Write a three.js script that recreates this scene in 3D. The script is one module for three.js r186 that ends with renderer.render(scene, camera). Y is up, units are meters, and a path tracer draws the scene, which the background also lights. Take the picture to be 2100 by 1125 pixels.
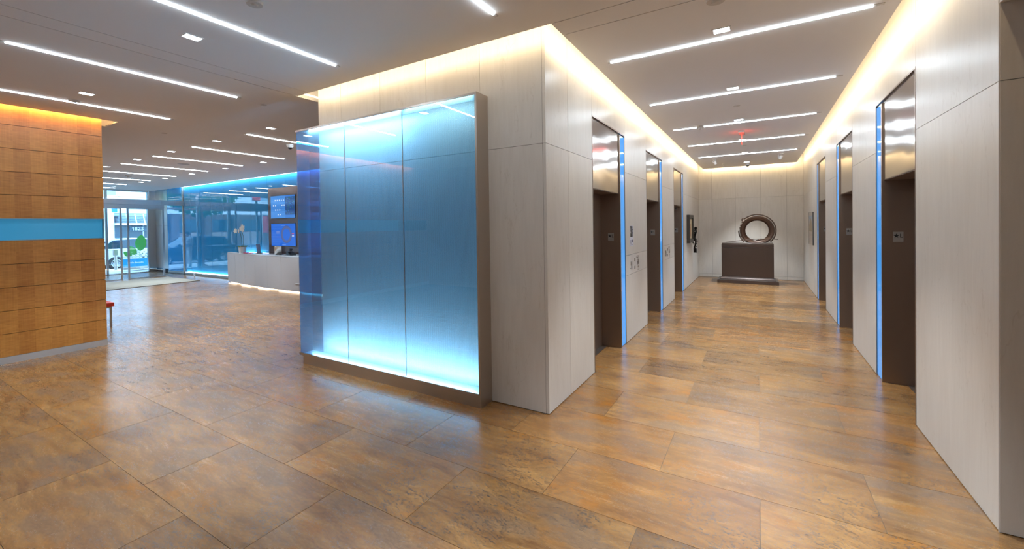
import * as THREE from 'three';
import { RoundedBoxGeometry } from 'three/addons/geometries/RoundedBoxGeometry.js';
import { mergeGeometries, mergeVertices } from 'three/addons/utils/BufferGeometryUtils.js';
import { MarchingCubes } from 'three/addons/objects/MarchingCubes.js';
import { RectAreaLightUniformsLib } from 'three/addons/lights/RectAreaLightUniformsLib.js';
import { FontLoader } from 'three/addons/loaders/FontLoader.js';
import { TextGeometry } from 'three/addons/geometries/TextGeometry.js';

// ---------------------------------------------------------------- camera, sky, exposure
const W = 2100, HH = 1125, F = 869.96, CX = 1019.53, CY = 474.24;
const scene = new THREE.Scene();
const camera = new THREE.PerspectiveCamera(2 * Math.atan(HH / 2 / F) * 180 / Math.PI, W / HH, 0.05, 300);
camera.position.set(0, 1.738, 0);
camera.rotation.set(-0.0133, 0.5516, -0.0153, 'YXZ');
camera.setViewOffset(W, HH, W / 2 - CX, HH / 2 - CY, W, HH);
camera.updateProjectionMatrix();
const renderer = new THREE.WebGLRenderer();
renderer.toneMapping = THREE.LinearToneMapping;
renderer.toneMappingExposure = 1.15;
renderer.shadowMap.enabled = true;
RectAreaLightUniformsLib.init();
scene.background = new THREE.Color().setRGB(0.32, 0.64, 1.0);   // open shade daylight seen by a camera balanced for lamps
scene.backgroundIntensity = 7.5;
const STRIP = 118, SPOT = 36, COVE = 40;                          // lamp strengths
const COOL = new THREE.Color().setRGB(0.78, 0.9, 1.0), WARM = new THREE.Color().setRGB(1.0, 0.8, 0.52), AMBER = new THREE.Color().setRGB(1.0, 0.62, 0.25), ICE = new THREE.Color().setRGB(0.78, 0.92, 1.0);

// ---------------------------------------------------------------- helpers
let seed = 7;
const rnd = () => { seed = (seed + 0x6D2B79F5) | 0; let t = Math.imul(seed ^ (seed >>> 15), 1 | seed); t = (t + Math.imul(t ^ (t >>> 7), 61 | t)) ^ t; return ((t ^ (t >>> 14)) >>> 0) / 4294967296; };
const rr = (a, b) => a + (b - a) * rnd();
const taken = {};
function numbered(n) { const k = taken[n] ?? 0; taken[n] = k + 1; return k ? n + '_' + String(k).padStart(3, '0') : n; }
function mesh(name, geo, mat, parent) { const m = new THREE.Mesh(geo, mat); m.name = name; m.castShadow = m.receiveShadow = true; if (parent) parent.add(m); return m; }
function thing(name, label, category, pos = [0, 0, 0], group) { const g = new THREE.Group(); g.name = numbered(name); g.position.set(...pos); g.userData = { label, category }; if (group) g.userData.group = group; scene.add(g); return g; }
function struct(name, label, category = 'wall') { const g = new THREE.Group(); g.name = name; g.userData = { kind: 'structure', label, category }; scene.add(g); return g; }
// uv in metres, by the way each face points
function muv(geo, ox = 0, oy = 0, flip = 1) {
  const g = geo.index ? geo.toNonIndexed() : geo; if (!g.attributes.normal) g.computeVertexNormals();
  const p = g.attributes.position, n = g.attributes.normal, uv = new Float32Array(p.count * 2);
  for (let i = 0; i < p.count; i++) {
    const ax = Math.abs(n.getX(i)), ay = Math.abs(n.getY(i)), az = Math.abs(n.getZ(i)); let u, v;
    if (ay >= ax && ay >= az) { u = p.getX(i); v = -p.getZ(i); } else if (ax >= az) { u = p.getZ(i); v = p.getY(i); } else { u = p.getX(i); v = p.getY(i); }
    uv[i * 2] = flip * u + ox; uv[i * 2 + 1] = v + oy;
  }
  g.setAttribute('uv', new THREE.BufferAttribute(uv, 2)); return g;
}
const box = (x0, x1, y0, y1, z0, z1, ox = 0, oy = 0) => { const a = Math.min(x0, x1), b = Math.max(x0, x1), c = Math.min(y0, y1), d = Math.max(y0, y1), e = Math.min(z0, z1), f = Math.max(z0, z1); return muv(new THREE.BoxGeometry(b - a, d - c, f - e).translate((a + b) / 2, (c + d) / 2, (e + f) / 2), ox, oy); };
const rbox = (x0, x1, y0, y1, z0, z1, r = 0.005, seg = 2) => muv(new RoundedBoxGeometry(Math.abs(x1 - x0), Math.abs(y1 - y0), Math.abs(z1 - z0), seg, r).translate((x0 + x1) / 2, (y0 + y1) / 2, (z0 + z1) / 2));
const cyl = (r0, r1, h, x, y, z, seg = 24) => muv(new THREE.CylinderGeometry(r0, r1, h, seg).translate(x, y, z));
const tube = (pts, r, seg = 24, rs = 8, closed = false) => muv(new THREE.TubeGeometry(new THREE.CatmullRomCurve3(pts.map((p) => new THREE.Vector3(...p)), closed), seg, r, rs, closed));
const merge = (a) => mergeGeometries(a.map((g) => { const h = g.index ? g.toNonIndexed() : g; for (const k of Object.keys(h.attributes)) if (!['position', 'normal', 'uv'].includes(k)) h.deleteAttribute(k); if (!h.attributes.uv) muv(h); return h; }));
function extr(pts, depth, bevel = 0, holes = []) {
  const s = new THREE.Shape(pts.map((p) => new THREE.Vector2(...p))); for (const h of holes) s.holes.push(h);
  return new THREE.ExtrudeGeometry(s, { depth, bevelEnabled: bevel > 0, bevelSize: bevel, bevelThickness: bevel, bevelSegments: 2, curveSegments: 20 });
}

// ---------------------------------------------------------------- tileable noise and textures
const perm = new Uint8Array(512); { const a = [...Array(256).keys()]; for (let i = 255; i > 0; i--) { const j = Math.floor(rnd() * (i + 1));[a[i], a[j]] = [a[j], a[i]]; } for (let i = 0; i < 512; i++) perm[i] = a[i & 255]; }
function vn(x, y, px, py, s) {   // value noise with period px, py
  const xi = Math.floor(x), yi = Math.floor(y), fx = x - xi, fy = y - yi, u = fx * fx * (3 - 2 * fx), v = fy * fy * (3 - 2 * fy);
  const x0 = ((xi % px) + px) % px, x1 = (x0 + 1) % px, y0 = ((yi % py) + py) % py, y1 = (y0 + 1) % py;
  const h = (a, b) => perm[(perm[(a + s * 57) & 255] + b + (a >> 8) * 31) & 255] / 255;
  const a = h(x0, y0), b = h(x1, y0), c = h(x0, y1), d = h(x1, y1);
  return a + (b - a) * u + (c - a) * v + (a - b - c + d) * u * v;
}
function fb(x, y, px, py, s, oct) { let t = 0, a = 0.5, n = 0; for (let o = 0; o < oct; o++) { t += a * vn(x, y, px, py, s + o * 13); n += a; a *= 0.55; x *= 2; y *= 2; px *= 2; py *= 2; } return t / n; }
const clamp = (x, a = 0, b = 1) => x < a ? a : x > b ? b : x, sm = (a, b, x) => { const t = clamp((x - a) / (b - a)); return t * t * (3 - 2 * t); };
function dtex(w, h, fn, rep = [1, 1], srgb = true) {
  const d = new Uint8Array(w * h * 4), o = [0, 0, 0];
  for (let y = 0; y < h; y++) for (let x = 0; x < w; x++) {
    fn(x / w, y / h, o); const i = (y * w + x) * 4;
    for (let k = 0; k < 3; k++) { const c = clamp(o[k]); d[i + k] = 255 * (srgb ? (c <= 0.0031308 ? 12.92 * c : 1.055 * Math.pow(c, 1 / 2.4) - 0.055) : c) + 0.5; } d[i + 3] = 255;
  }
  const t = new THREE.DataTexture(d, w, h); t.wrapS = t.wrapT = THREE.RepeatWrapping; t.magFilter = THREE.LinearFilter; t.minFilter = THREE.LinearMipmapLinearFilter; t.generateMipmaps = true;
  t.repeat.set(1 / rep[0], 1 / rep[1]); if (srgb) t.colorSpace = THREE.SRGBColorSpace; t.needsUpdate = true; return t;
}
const mix = (o, a, b, t) => { for (let k = 0; k < 3; k++) o[k] = a[k] + (b[k] - a[k]) * t; };
// brown travertine, bedding along u; 2.4 x 1.2 m
const pitMask = [];
const TW = 2048, TH = 1024;
const travertine = dtex(TW, TH, (u, v, o) => {
  const w1 = fb(u * 6, v * 3, 6, 3, 1, 3) - 0.5, w2 = fb(u * 6, v * 3, 6, 3, 5, 3) - 0.5;
  const uu = u + w1 * 0.05, vv = v + w2 * 0.11;
  const cloud = fb(uu * 7, vv * 5, 7, 5, 2, 5), bed = fb(uu * 9, vv * 36, 9, 36, 3, 5), fine = fb(uu * 90, vv * 140, 90, 140, 9, 3), grain = vn(u * 700, v * 500, 700, 500, 4);
  const t = clamp(0.56 + (cloud - 0.5) * 1.2 + (bed - 0.5) * 1.05);
  mix(o, [0.22, 0.105, 0.043], [0.47, 0.255, 0.092], t);
  const g = sm(0.52, 0.75, fb(u * 4 + 7, vv * 6, 4, 6, 21, 4)); mix(o, o.slice(), [0.27, 0.175, 0.11], g * 0.7);
  const rust = sm(0.58, 0.8, fb(uu * 7, vv * 6, 7, 6, 31, 4)); mix(o, o.slice(), [0.42, 0.175, 0.03], rust * 0.75);
  const k = 0.7 + 0.56 * fine + 0.1 * (grain - 0.5); o[0] *= k; o[1] *= k; o[2] *= k;
  const region = sm(0.42, 0.66, fb(u * 5, v * 4, 5, 4, 41, 3)), pn = fb(uu * 250, vv * 270, 250, 270, 51, 2) + (fb(uu * 40, vv * 46, 40, 46, 55, 3) - 0.5) * 0.42, vein = Math.abs(fb(uu * 22, vv * 30, 22, 30, 61, 5) - 0.5);
  const pit = sm(0.735 - 0.09 * region, 0.79 - 0.09 * region, pn) * (0.4 + 0.6 * region), vn2 = (1 - sm(0.003, 0.009, vein)) * sm(0.46, 0.56, fb(u * 20, v * 20, 20, 20, 71, 2)) * 0.75;
  const p = Math.max(pit, vn2); mix(o, o.slice(), [0.07, 0.055, 0.05], p * 0.85);
  pitMask.push(p * 0.6 + 0.4 * bed);
}, [2.4, 1.2]);
const travRough = dtex(1024, 512, (u, v, o) => { const p = pitMask[Math.floor(v * TH) * TW + Math.floor(u * TW)]; o[0] = o[1] = o[2] = 0.19 + 0.2 * p + 0.05 * fb(u * 16, v * 8, 16, 8, 81, 3); }, [2.4, 1.2], false);
const limestone = dtex(1024, 1024, (u, v, o) => {
  const wv = (fb(u * 5, v * 3, 5, 3, 3, 3) - 0.5) * 0.03, st = fb((u + wv) * 70, v * 6, 70, 6, 6, 4), st2 = fb((u + wv) * 18, v * 2, 18, 2, 16, 3), cl = fb(u * 3, v * 2, 3, 2, 26, 3), gr = vn(u * 480, v * 300, 480, 300, 36);
  const hair = 1 - sm(0.004, 0.012, Math.abs(fb((u + wv) * 14, v * 3, 14, 3, 46, 5) - 0.5));
  mix(o, [0.585, 0.547, 0.503], [0.675, 0.643, 0.602], clamp(0.5 + (st - 0.5) * 0.7 + (st2 - 0.5) * 0.3 + (cl - 0.5) * 0.5 + (gr - 0.5) * 0.14));
  const h = hair * sm(0.5, 0.66, fb(u * 9, v * 5, 9, 5, 56, 2)) * 0.25; mix(o, o.slice(), [0.42, 0.36, 0.3], h);
}, [1.6, 1.6]);
const anigre = dtex(1024, 1024, (u, v, o) => {   // figured veneer: upright grain, cross figure, leaves 0.16 m wide; 1.92 x 1.92 m
  const leaf = Math.floor(u * 12), lt = perm[leaf + 17] / 255, alt = leaf % 2;
  const strong = 0.35 + 0.65 * sm(0.35, 0.7, fb(0.3, v * 6, 1, 6, 2, 1));
  const fig = fb(u * 24 + leaf * 3, v * 120, 24, 120, 12, 2), gr = fb(u * 220, v * 5, 220, 5, 22, 3), cl = fb(u * 5, v * 8, 5, 8, 32, 3);
  const t = clamp(0.5 + (alt - 0.5) * 0.3 * strong + (lt - 0.5) * 0.14 + (fig - 0.5) * 0.6 + (gr - 0.5) * 0.45 + (cl - 0.5) * 0.4);
  mix(o, [0.40, 0.142, 0.024], [0.65, 0.29, 0.062], t);
}, [1.92, 1.92]);
const brushed = dtex(512, 512, (u, v, o) => { o[0] = o[1] = o[2] = fb(u * 200, v * 4, 200, 4, 8, 3); }, [0.5, 0.5], false);
const wavy = dtex(256, 256, (u, v, o) => { o[0] = o[1] = o[2] = fb(u * 2, v * 4, 2, 4, 18, 2); }, [1.2, 1.0], false);
const ribs = dtex(64, 8, (u, v, o) => { o[0] = o[1] = o[2] = Math.abs(Math.sin(u * Math.PI * 2)); }, [0.026, 0.1], false);
const reeds = dtex(32, 4, (u, v, o) => { const k = 0.93 + 0.07 * Math.cos(u * Math.PI * 2); o[0] = 0.49 * k; o[1] = 0.775 * k; o[2] = 0.985 * k; }, [0.013, 0.1]);
const matWeave = dtex(256, 256, (u, v, o) => { const n = fb(u * 90, v * 90, 90, 90, 4, 2); mix(o, [0.24, 0.215, 0.17], [0.36, 0.33, 0.27], n); }, [0.4, 0.4]);
const asphalt = dtex(256, 256, (u, v, o) => { const n = fb(u * 60, v * 60, 60, 60, 14, 3); mix(o, [0.10, 0.105, 0.11], [0.2, 0.2, 0.21], n); }, [1, 1]);
const concrete = dtex(256, 256, (u, v, o) => { const n = fb(u * 30, v * 30, 30, 30, 24, 4); mix(o, [0.5, 0.5, 0.5], [0.66, 0.66, 0.65], n); }, [1.5, 1.5]);

const lin = (r, g, b) => new THREE.Color().setRGB(r, g, b);
const std = (o) => new THREE.MeshStandardMaterial(o), phy = (o) => new THREE.MeshPhysicalMaterial(o);
const M = {
  stone: [[1, 1, 1], [0.965, 0.96, 0.955], [1.03, 1.025, 1.01]].map((c) => phy({ color: lin(...c), map: limestone, roughness: 0.34, ior: 1.5 })),
  tile: [[0.74, 0.69, 0.64], [0.66, 0.62, 0.57], [0.86, 0.81, 0.74], [0.74, 0.65, 0.55], [0.76, 0.75, 0.76], [0.56, 0.52, 0.48]].map((c) => phy({ color: lin(...c), map: travertine, roughnessMap: travRough, roughness: 0.95, ior: 1.58 })),
  grout: std({ color: lin(0.11, 0.085, 0.065), roughness: 0.9 }),
  joint: std({ color: lin(0.12, 0.1, 0.08), roughness: 0.9 }),
  ceiling: std({ color: lin(0.82, 0.8, 0.79), roughness: 0.92 }),
  dark: std({ color: lin(0.02, 0.02, 0.022), roughness: 0.7 }),
  wood: phy({ map: anigre, roughness: 0.38, clearcoat: 0.25, clearcoatRoughness: 0.3 }),
  steel: std({ color: lin(0.56, 0.54, 0.515), metalness: 1, roughness: 0.3, bumpMap: brushed, bumpScale: 0.00025 }),
  polished: std({ color: lin(0.58, 0.555, 0.525), metalness: 1, roughness: 0.13, bumpMap: wavy, bumpScale: 0.006 }),
  bronze: std({ color: lin(0.3, 0.235, 0.195), metalness: 0.82, roughness: 0.38, bumpMap: brushed, bumpScale: 0.0002 }),
  bronzeEdge: std({ color: lin(0.33, 0.27, 0.225), metalness: 0.9, roughness: 0.33 }),
  frame: std({ color: lin(0.5, 0.44, 0.385), metalness: 0.85, roughness: 0.36, bumpMap: brushed, bumpScale: 0.0002 }),
  glass: phy({ color: lin(1, 1, 1), roughness: 0.0, transmission: 1, thickness: 0, ior: 1.5 }),
  boxGlass: phy({ color: lin(1, 1, 1), map: reeds, roughness: 0.32, transmission: 1, thickness: 0, ior: 1.5 }),
  boxTint: phy({ color: lin(0.3, 0.72, 0.98), roughness: 0.55, transmission: 1, thickness: 0, ior: 1.5 }),
  boxBack: phy({ color: lin(0.2, 0.53, 0.74), roughness: 0.4, bumpMap: ribs, bumpScale: 0.004 }),
  boxShelf: std({ color: lin(0.8, 0.82, 0.83), roughness: 0.35 }),
  blueWall: phy({ color: lin(0.03, 0.3, 0.64), roughness: 0.015, ior: 2.2, specularIntensity: 1 }),
  blueStrip: phy({ color: lin(0.05, 0.24, 0.6), roughness: 0.05, emissive: lin(0.05, 0.33, 0.84), emissiveIntensity: 0.58 }),
  blueBand: phy({ color: lin(0.06, 0.3, 0.5), roughness: 0.12, emissive: lin(0.03, 0.26, 0.5), emissiveIntensity: 0.42 }),
  lampCool: std({ color: lin(0.9, 0.9, 0.9), emissive: COOL, emissiveIntensity: 24, roughness: 0.4 }),
  lampWarm: std({ color: lin(0.9, 0.9, 0.9), emissive: WARM, emissiveIntensity: 4, roughness: 0.4 }),
  lampIce: std({ color: lin(0.9, 0.9, 0.9), emissive: ICE, emissiveIntensity: 4, roughness: 0.4 }),
  alu: std({ color: lin(0.6, 0.6, 0.61), metalness: 0.55, roughness: 0.42 }),
  signPlate: std({ color: lin(0.34, 0.33, 0.32), metalness: 0.4, roughness: 0.45 }),
  white: std({ color: lin(0.72, 0.72, 0.72), roughness: 0.5 }),
  offwhite: std({ color: lin(0.6, 0.57, 0.54), roughness: 0.6 }),
  black: std({ color: lin(0.012, 0.012, 0.014), roughness: 0.35 }),
  patina: std({ color: lin(0.085, 0.052, 0.036), metalness: 0.55, roughness: 0.38 }),
  patinaRust: std({ color: lin(0.085, 0.046, 0.03), metalness: 0.4, roughness: 0.42 }),
  pedestal: std({ color: lin(0.13, 0.1, 0.088), metalness: 0.7, roughness: 0.3, side: THREE.DoubleSide }),
  red: std({ color: lin(0.62, 0.035, 0.015), roughness: 0.45 }),
  deskFace: phy({ color: lin(0.4, 0.37, 0.36), roughness: 0.35 }),
  deskTop: phy({ color: lin(0.5, 0.52, 0.54), roughness: 0.08, ior: 1.5 }),
  tvPanel: phy({ color: lin(0.15, 0.085, 0.065), roughness: 0.16, metalness: 0.55, bumpMap: wavy, bumpScale: 0.004 }),
  mat: std({ map: matWeave, roughness: 0.95 }),
  leaf: phy({ color: lin(0.09, 0.42, 0.05), roughness: 0.45, side: THREE.DoubleSide }),
  darkLeaf: phy({ color: lin(0.03, 0.13, 0.035), roughness: 0.4, side: THREE.DoubleSide }),
  petal: std({ color: lin(0.82, 0.82, 0.78), roughness: 0.5, side: THREE.DoubleSide }),
  asphalt: std({ map: asphalt, roughness: 0.9 }), concrete: std({ map: concrete, roughness: 0.85 }),
  carWhite: phy({ color: lin(0.75, 0.77, 0.8), roughness: 0.3, clearcoat: 1, clearcoatRoughness: 0.05 }), carDark: phy({ color: lin(0.02, 0.03, 0.05), roughness: 0.3, clearcoat: 1, clearcoatRoughness: 0.05 }),
  carGlass: phy({ color: lin(0.03, 0.05, 0.07), roughness: 0.04 }), rubber: std({ color: lin(0.03, 0.03, 0.032), roughness: 0.8 }), alloy: std({ color: lin(0.7, 0.7, 0.72), metalness: 1, roughness: 0.25 }),
  skin: std({ color: lin(0.42, 0.24, 0.16), roughness: 0.55 }), hair: std({ color: lin(0.02, 0.015, 0.012), roughness: 0.6 }),
};

// ---------------------------------------------------------------- the plan of the place (metres)
const H = 3.44, XL = -1.6386, XR = 1.1253, ZA = -3.5264, ZB = -3.43, ZK = -15.14, XE = -4.8813, XW = -8.5354, ZW = -2.384, ZR = -7.85, XI = -19.45, XO = -22.1, TOPW = H + 0.3, ZBACK = 3.2;
const SL = XL + 0.156, SA = -3.33, SR = XR - 0.163, SK = -15.0, SE = XE - 0.16, SRW = -7.72;

// ---------------------------------------------------------------- floor
{
  const floor = struct('floor', 'brown travertine tile floor with polished finish', 'floor');
  mesh('grout_bed', box(-22.6, 6, -0.06, -0.003, -15.6, ZBACK + 0.3), M.grout, floor);
  const zs = [-3.1]; for (let k = 0; k < 10; k++) zs.push(zs[zs.length - 1] + 0.642); zs.reverse(); for (let k = 0; k < 19; k++) zs.push(zs[zs.length - 1] - 0.653);
  // zs runs from the camera's back to the far end; row with its far edge at -3.1 has joints at even places
  const variants = new Map(), geoFor = (w, d, k) => { const key = w.toFixed(3) + d.toFixed(3) + k; if (!variants.has(key)) { const g = new THREE.BoxGeometry(w - 0.0028, 0.02, d - 0.0028).translate(0, -0.01, 0); variants.set(key, muv(g, (k % 4) * 0.6 + 0.05, (k >> 2) * 0.33, k % 3 ? 1 : -1)); } return variants.get(key); };
  const rest = []; const i0 = zs.indexOf(-3.1);
  for (let i = 0; i + 1 < zs.length; i++) {
    const z0 = zs[i], z1 = zs[i + 1], zc = (z0 + z1) / 2, odd = ((i + 1 - i0) % 2 + 2) % 2;   // row just before -3.1: even joints
    for (let k = -20; k < 6; k++) {
      const x0 = k * 1.2 + (odd ? 0.6 : 0), xc = x0 + 0.6 - (xOff(x0) - x0);
      const c = x0 + 0.6;
      const corridor = z0 < -4.0; if (corridor && zc < ZR && (c < -2.6 || c > 2.1)) continue;
      if (zc < -3.6 && c > 2.2) continue; if (c > -4.4 && c < -2.4 && zc < -4.0) continue; if (c < XO - 0.3) continue; if (c > 4.4) continue;
      const vis = inView(c, zc), g = geoFor(1.2, Math.abs(z1 - z0), Math.floor(rnd() * 12)), m = M.tile[Math.floor(rnd() * M.tile.length)];
      if (vis) { const t = mesh('floor_tile', g, m, floor); t.position.set(c, 0, zc); } else { rest.push(g.clone().translate(c, 0, zc)); }
    }
  }
  const r = mesh('floor_tiles_beyond', mergeGeometries(rest), M.tile[0], floor); r.userData.kind = 'stuff';
  function xOff(x) { return x; }
  function inView(x, z) {
    if (x < XW - 0.5 && z > ZW * x / XW + 0.5) return false;             // behind the wood wall
    if (x > 2.2) return false;
    for (const dx of [-0.6, 0, 0.6]) for (const dz of [-0.32, 0.32]) { const v = new THREE.Vector3(x + dx, 0, z + dz).project(camera); if (v.z < 1 && Math.abs(v.x) < 1.02 && v.y > -1.04 && v.y < 1.02) return true; }
    return false;
  }
}

// ---------------------------------------------------------------- stone walls
function panelX(wall, x, s, y0, y1, z0, z1, name = 'stone_panel') { const g = 0.002; return mesh(name, box(x, x - s * 0.03, y0 + g, y1 - g, z0 - g, z1 + g, rr(0, 1.6), rr(0, 1.6)), M.stone[Math.floor(rnd() * 3)], wall); }
function panelZ(wall, z, s, y0, y1, x0, x1, name = 'stone_panel') { const g = 0.002; return mesh(name, box(x0 + g, x1 - g, y0 + g, y1 - g, z, z - s * 0.03, rr(0, 1.6), rr(0, 1.6)), M.stone[Math.floor(rnd() * 3)], wall); }
const HJ = 2.485, DT = 3.012, DB = 2.163, DW = 1.412;
const Ldoors = [-4.795, -7.592, -10.39], Rdoors = [-4.86, -7.652, -10.43];
{ // the face behind the light box
  const w = struct('wall_core_front', 'cream limestone wall behind the blue light box');
  const xs = [XE, -4.437, -3.746, -3.045, -2.347, XL - 0.0];
  panelZ(w, ZA, 1, 0.006, HJ, XE, xs[4]); panelZ(w, ZA, 1, HJ, 2.994, XE, xs[4]); panelZ(w, ZA, 1, 0.006, HJ, xs[4], XL - 0.03); panelZ(w, ZA, 1, HJ, TOPW, xs[4], XL - 0.03);
  for (let i = 0; i < 4; i++) panelZ(w, ZA, 1, 2.994, TOPW, xs[i], xs[i + 1]);
  mesh('backing', merge([box(XE, XL - 0.03, -0.003, TOPW, ZA - 0.031, ZA - 0.2), box(XE, XE + 0.2, -0.003, TOPW, ZA - 0.031, ZR)]), M.joint, w);
}
function corridorWall(name, label, x, s, z0, doors, extraZ) {
  const w = struct(name, label), back = []; const piers = []; let a = z0;
  for (const d of doors) { piers.push([a, d]); a = d - DW; } piers.push([a, ZK]);
  piers.forEach(([p, q], i) => {
    const cuts = [p, ...extraZ.filter((z) => z < p - 0.1 && z > q + 0.1), q];
    for (let k = 0; k + 1 < cuts.length; k++) {
      if ((i === 1 || i === 2) && s > 0) { panelX(w, x, s, 0.006, 0.98, cuts[k], cuts[k + 1]); panelX(w, x, s, 0.98, 1.275, cuts[k], cuts[k + 1]); panelX(w, x, s, 1.275, HJ, cuts[k], cuts[k + 1]); }
      else panelX(w, x, s, 0.006, HJ, cuts[k], cuts[k + 1]);
      panelX(w, x, s, HJ, TOPW, cuts[k], cuts[k + 1]);
    }
    back.push(box(x - s * 0.031, x - s * 0.34, -0.003, TOPW, p - (i ? 0 : 0.002), q));
  });
  for (const d of doors) { panelX(w, x, s, DT, TOPW, d, d - DW); back.push(box(x - s * 0.031, x - s * 0.34, DT, TOPW, d, d - DW)); }
  mesh('backing', merge(back), M.joint, w); return w;
}
corridorWall('wall_corridor_left', 'cream limestone corridor wall with three elevators and posted notice', XL, 1, ZA, Ldoors, [-4.06, -12.47, -13.66]);
const wr = corridorWall('wall_corridor_right', 'cream limestone corridor wall with three elevators opposite the notice', XR, -1, ZB, Rdoors, [-12.47, -13.66]);
{ // return face at the near corner of the right wall, and the header running on towards the viewer
  const g = 0.002;
  mesh('stone_panel', box(XR + 0.004, 2.4, 0.006, HJ - g, ZB + 0.012, ZB - 0.02, 0.3, 0.2), M.stone[1], wr); mesh('stone_panel', box(XR + 0.004, 2.4, HJ + g, TOPW, ZB + 0.012, ZB - 0.02, 0.9, 0.7), M.stone[1], wr);
  mesh('stone_panel', box(2.403, 4.6, 0.006, TOPW, ZB + 0.012, ZB - 0.02, 0.9, 0.7), M.stone[0], wr);
  mesh('corner_bead', box(XR - 0.001, XR + 0.012, 0, 2.905, ZB + 0.002, ZB + 0.006), M.offwhite, wr);
  mesh('header', box(XR, XR + 0.3, 2.905, TOPW, ZB + 0.0135, ZBACK, 0.1, 0.4), M.stone[0], wr);
  const p = struct('wall_right', 'plaster walls and ceiling of the side passage');
  mesh('plaster', merge([box(4.6, 4.8, 0, TOPW, ZB, ZBACK), box(XR + 0.3, 4.8, 2.95, 3.1, ZB + 0.02, ZBACK), box(XR + 0.34, 4.8, 0, TOPW, ZB - 0.02, ZB - 0.2)]), M.offwhite, p);
}
{
  const w = struct('wall_corridor_end', 'cream limestone wall at the corridor end behind the ring sculpture'); const xs = [XL, -1.25, -0.598, 0.072, 0.725, XR];
  for (let i = 0; i < 5; i++) { panelZ(w, ZK, 1, 0.1, HJ, xs[i], xs[i + 1]); panelZ(w, ZK, 1, HJ, TOPW, xs[i], xs[i + 1]); panelZ(w, ZK, 1, 0.004, 0.1, xs[i], xs[i + 1]); }
  mesh('backing', box(XL - 0.4, XR + 0.4, 0, TOPW, ZK - 0.031, ZK - 0.25), M.joint, w);
}
{
  const w = struct('wall_back', 'plaster wall closing the lobby'); mesh('plaster', box(-9.2, 4.8, 0, TOPW, ZBACK, ZBACK + 0.2), M.offwhite, w);
  const v = struct('wall_waiting', 'plaster wall of the waiting side of the lobby'); mesh('plaster', box(XO, -8.9, 0, TOPW, 1.6, 1.8), M.offwhite, v);
}
// ---------------------------------------------------------------- ceiling
let ceilingRoot;
{
  const c = ceilingRoot = struct('ceiling', 'smooth white plaster ceiling with cove slots and narrow reveals', 'ceiling'), t = 0.018;
  const pl = (x0, x1, z0, z1) => mesh('ceiling_panel', box(x0, x1, H, H + t, z0, z1), M.ceiling, c);
  pl(SL, SR, SK, -3.595); pl(SL, SR, -3.586, -3.339); pl(-4.776, SR, -3.33, ZBACK); pl(-5.02, -4.785, -3.33, ZBACK);
  pl(XW + 0.071, -5.029, ZW - 0.177, ZBACK); pl(XI - 0.4, SE, SRW, ZW - 0.177 - 0.0); pl(XI - 0.4, XW - 0.45, ZW - 0.177, 1.7); pl(XO - 0.4, XI - 0.412, SRW, 1.7);
  mesh('reveal_channel', merge([box(SL + 0.02, SR - 0.02, H + t, H + t + 0.01, -3.61, -3.57), box(SL + 0.02, SR - 0.02, H + t, H + t + 0.01, -3.355, -3.315), box(-4.8, -4.76, H + t, H + t + 0.01, SA + 0.02, ZBACK), box(-5.045, -5.005, H + t, H + t + 0.01, SA + 0.02, ZBACK)]), M.dark, c);
  mesh('cove_roof', box(XO - 0.6, 5, TOPW, TOPW + 0.12, -15.6, ZBACK + 0.4), M.ceiling, c);
  // upstands that close each cove pocket
  const up = [], u = (x0, x1, z0, z1) => up.push(box(x0, x1, H + t, TOPW, z0, z1));
  u(SL + 0.12, SL + 0.13, SK + 0.12, -3.21); u(SR - 0.13, SR - 0.12, SK + 0.12, ZBACK); u(SL + 0.12, SR - 0.12, SK + 0.12, SK + 0.13); u(SE - 0.13, SL + 0.13, SA + 0.12, SA + 0.13); u(SE - 0.13, SE - 0.12, ZR, SA + 0.13);
  u(XW + 0.19, XW + 0.2, ZW - 0.3, ZBACK); u(XW - 0.46, XW + 0.2, ZW - 0.31, ZW - 0.3); u(XW - 0.46, XW - 0.45, ZW - 0.3, ZBACK); u(XO, SE - 0.12, SRW + 0.12, SRW + 0.13);
  mesh('cove_upstand', merge(up), M.ceiling, c);
}
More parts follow.
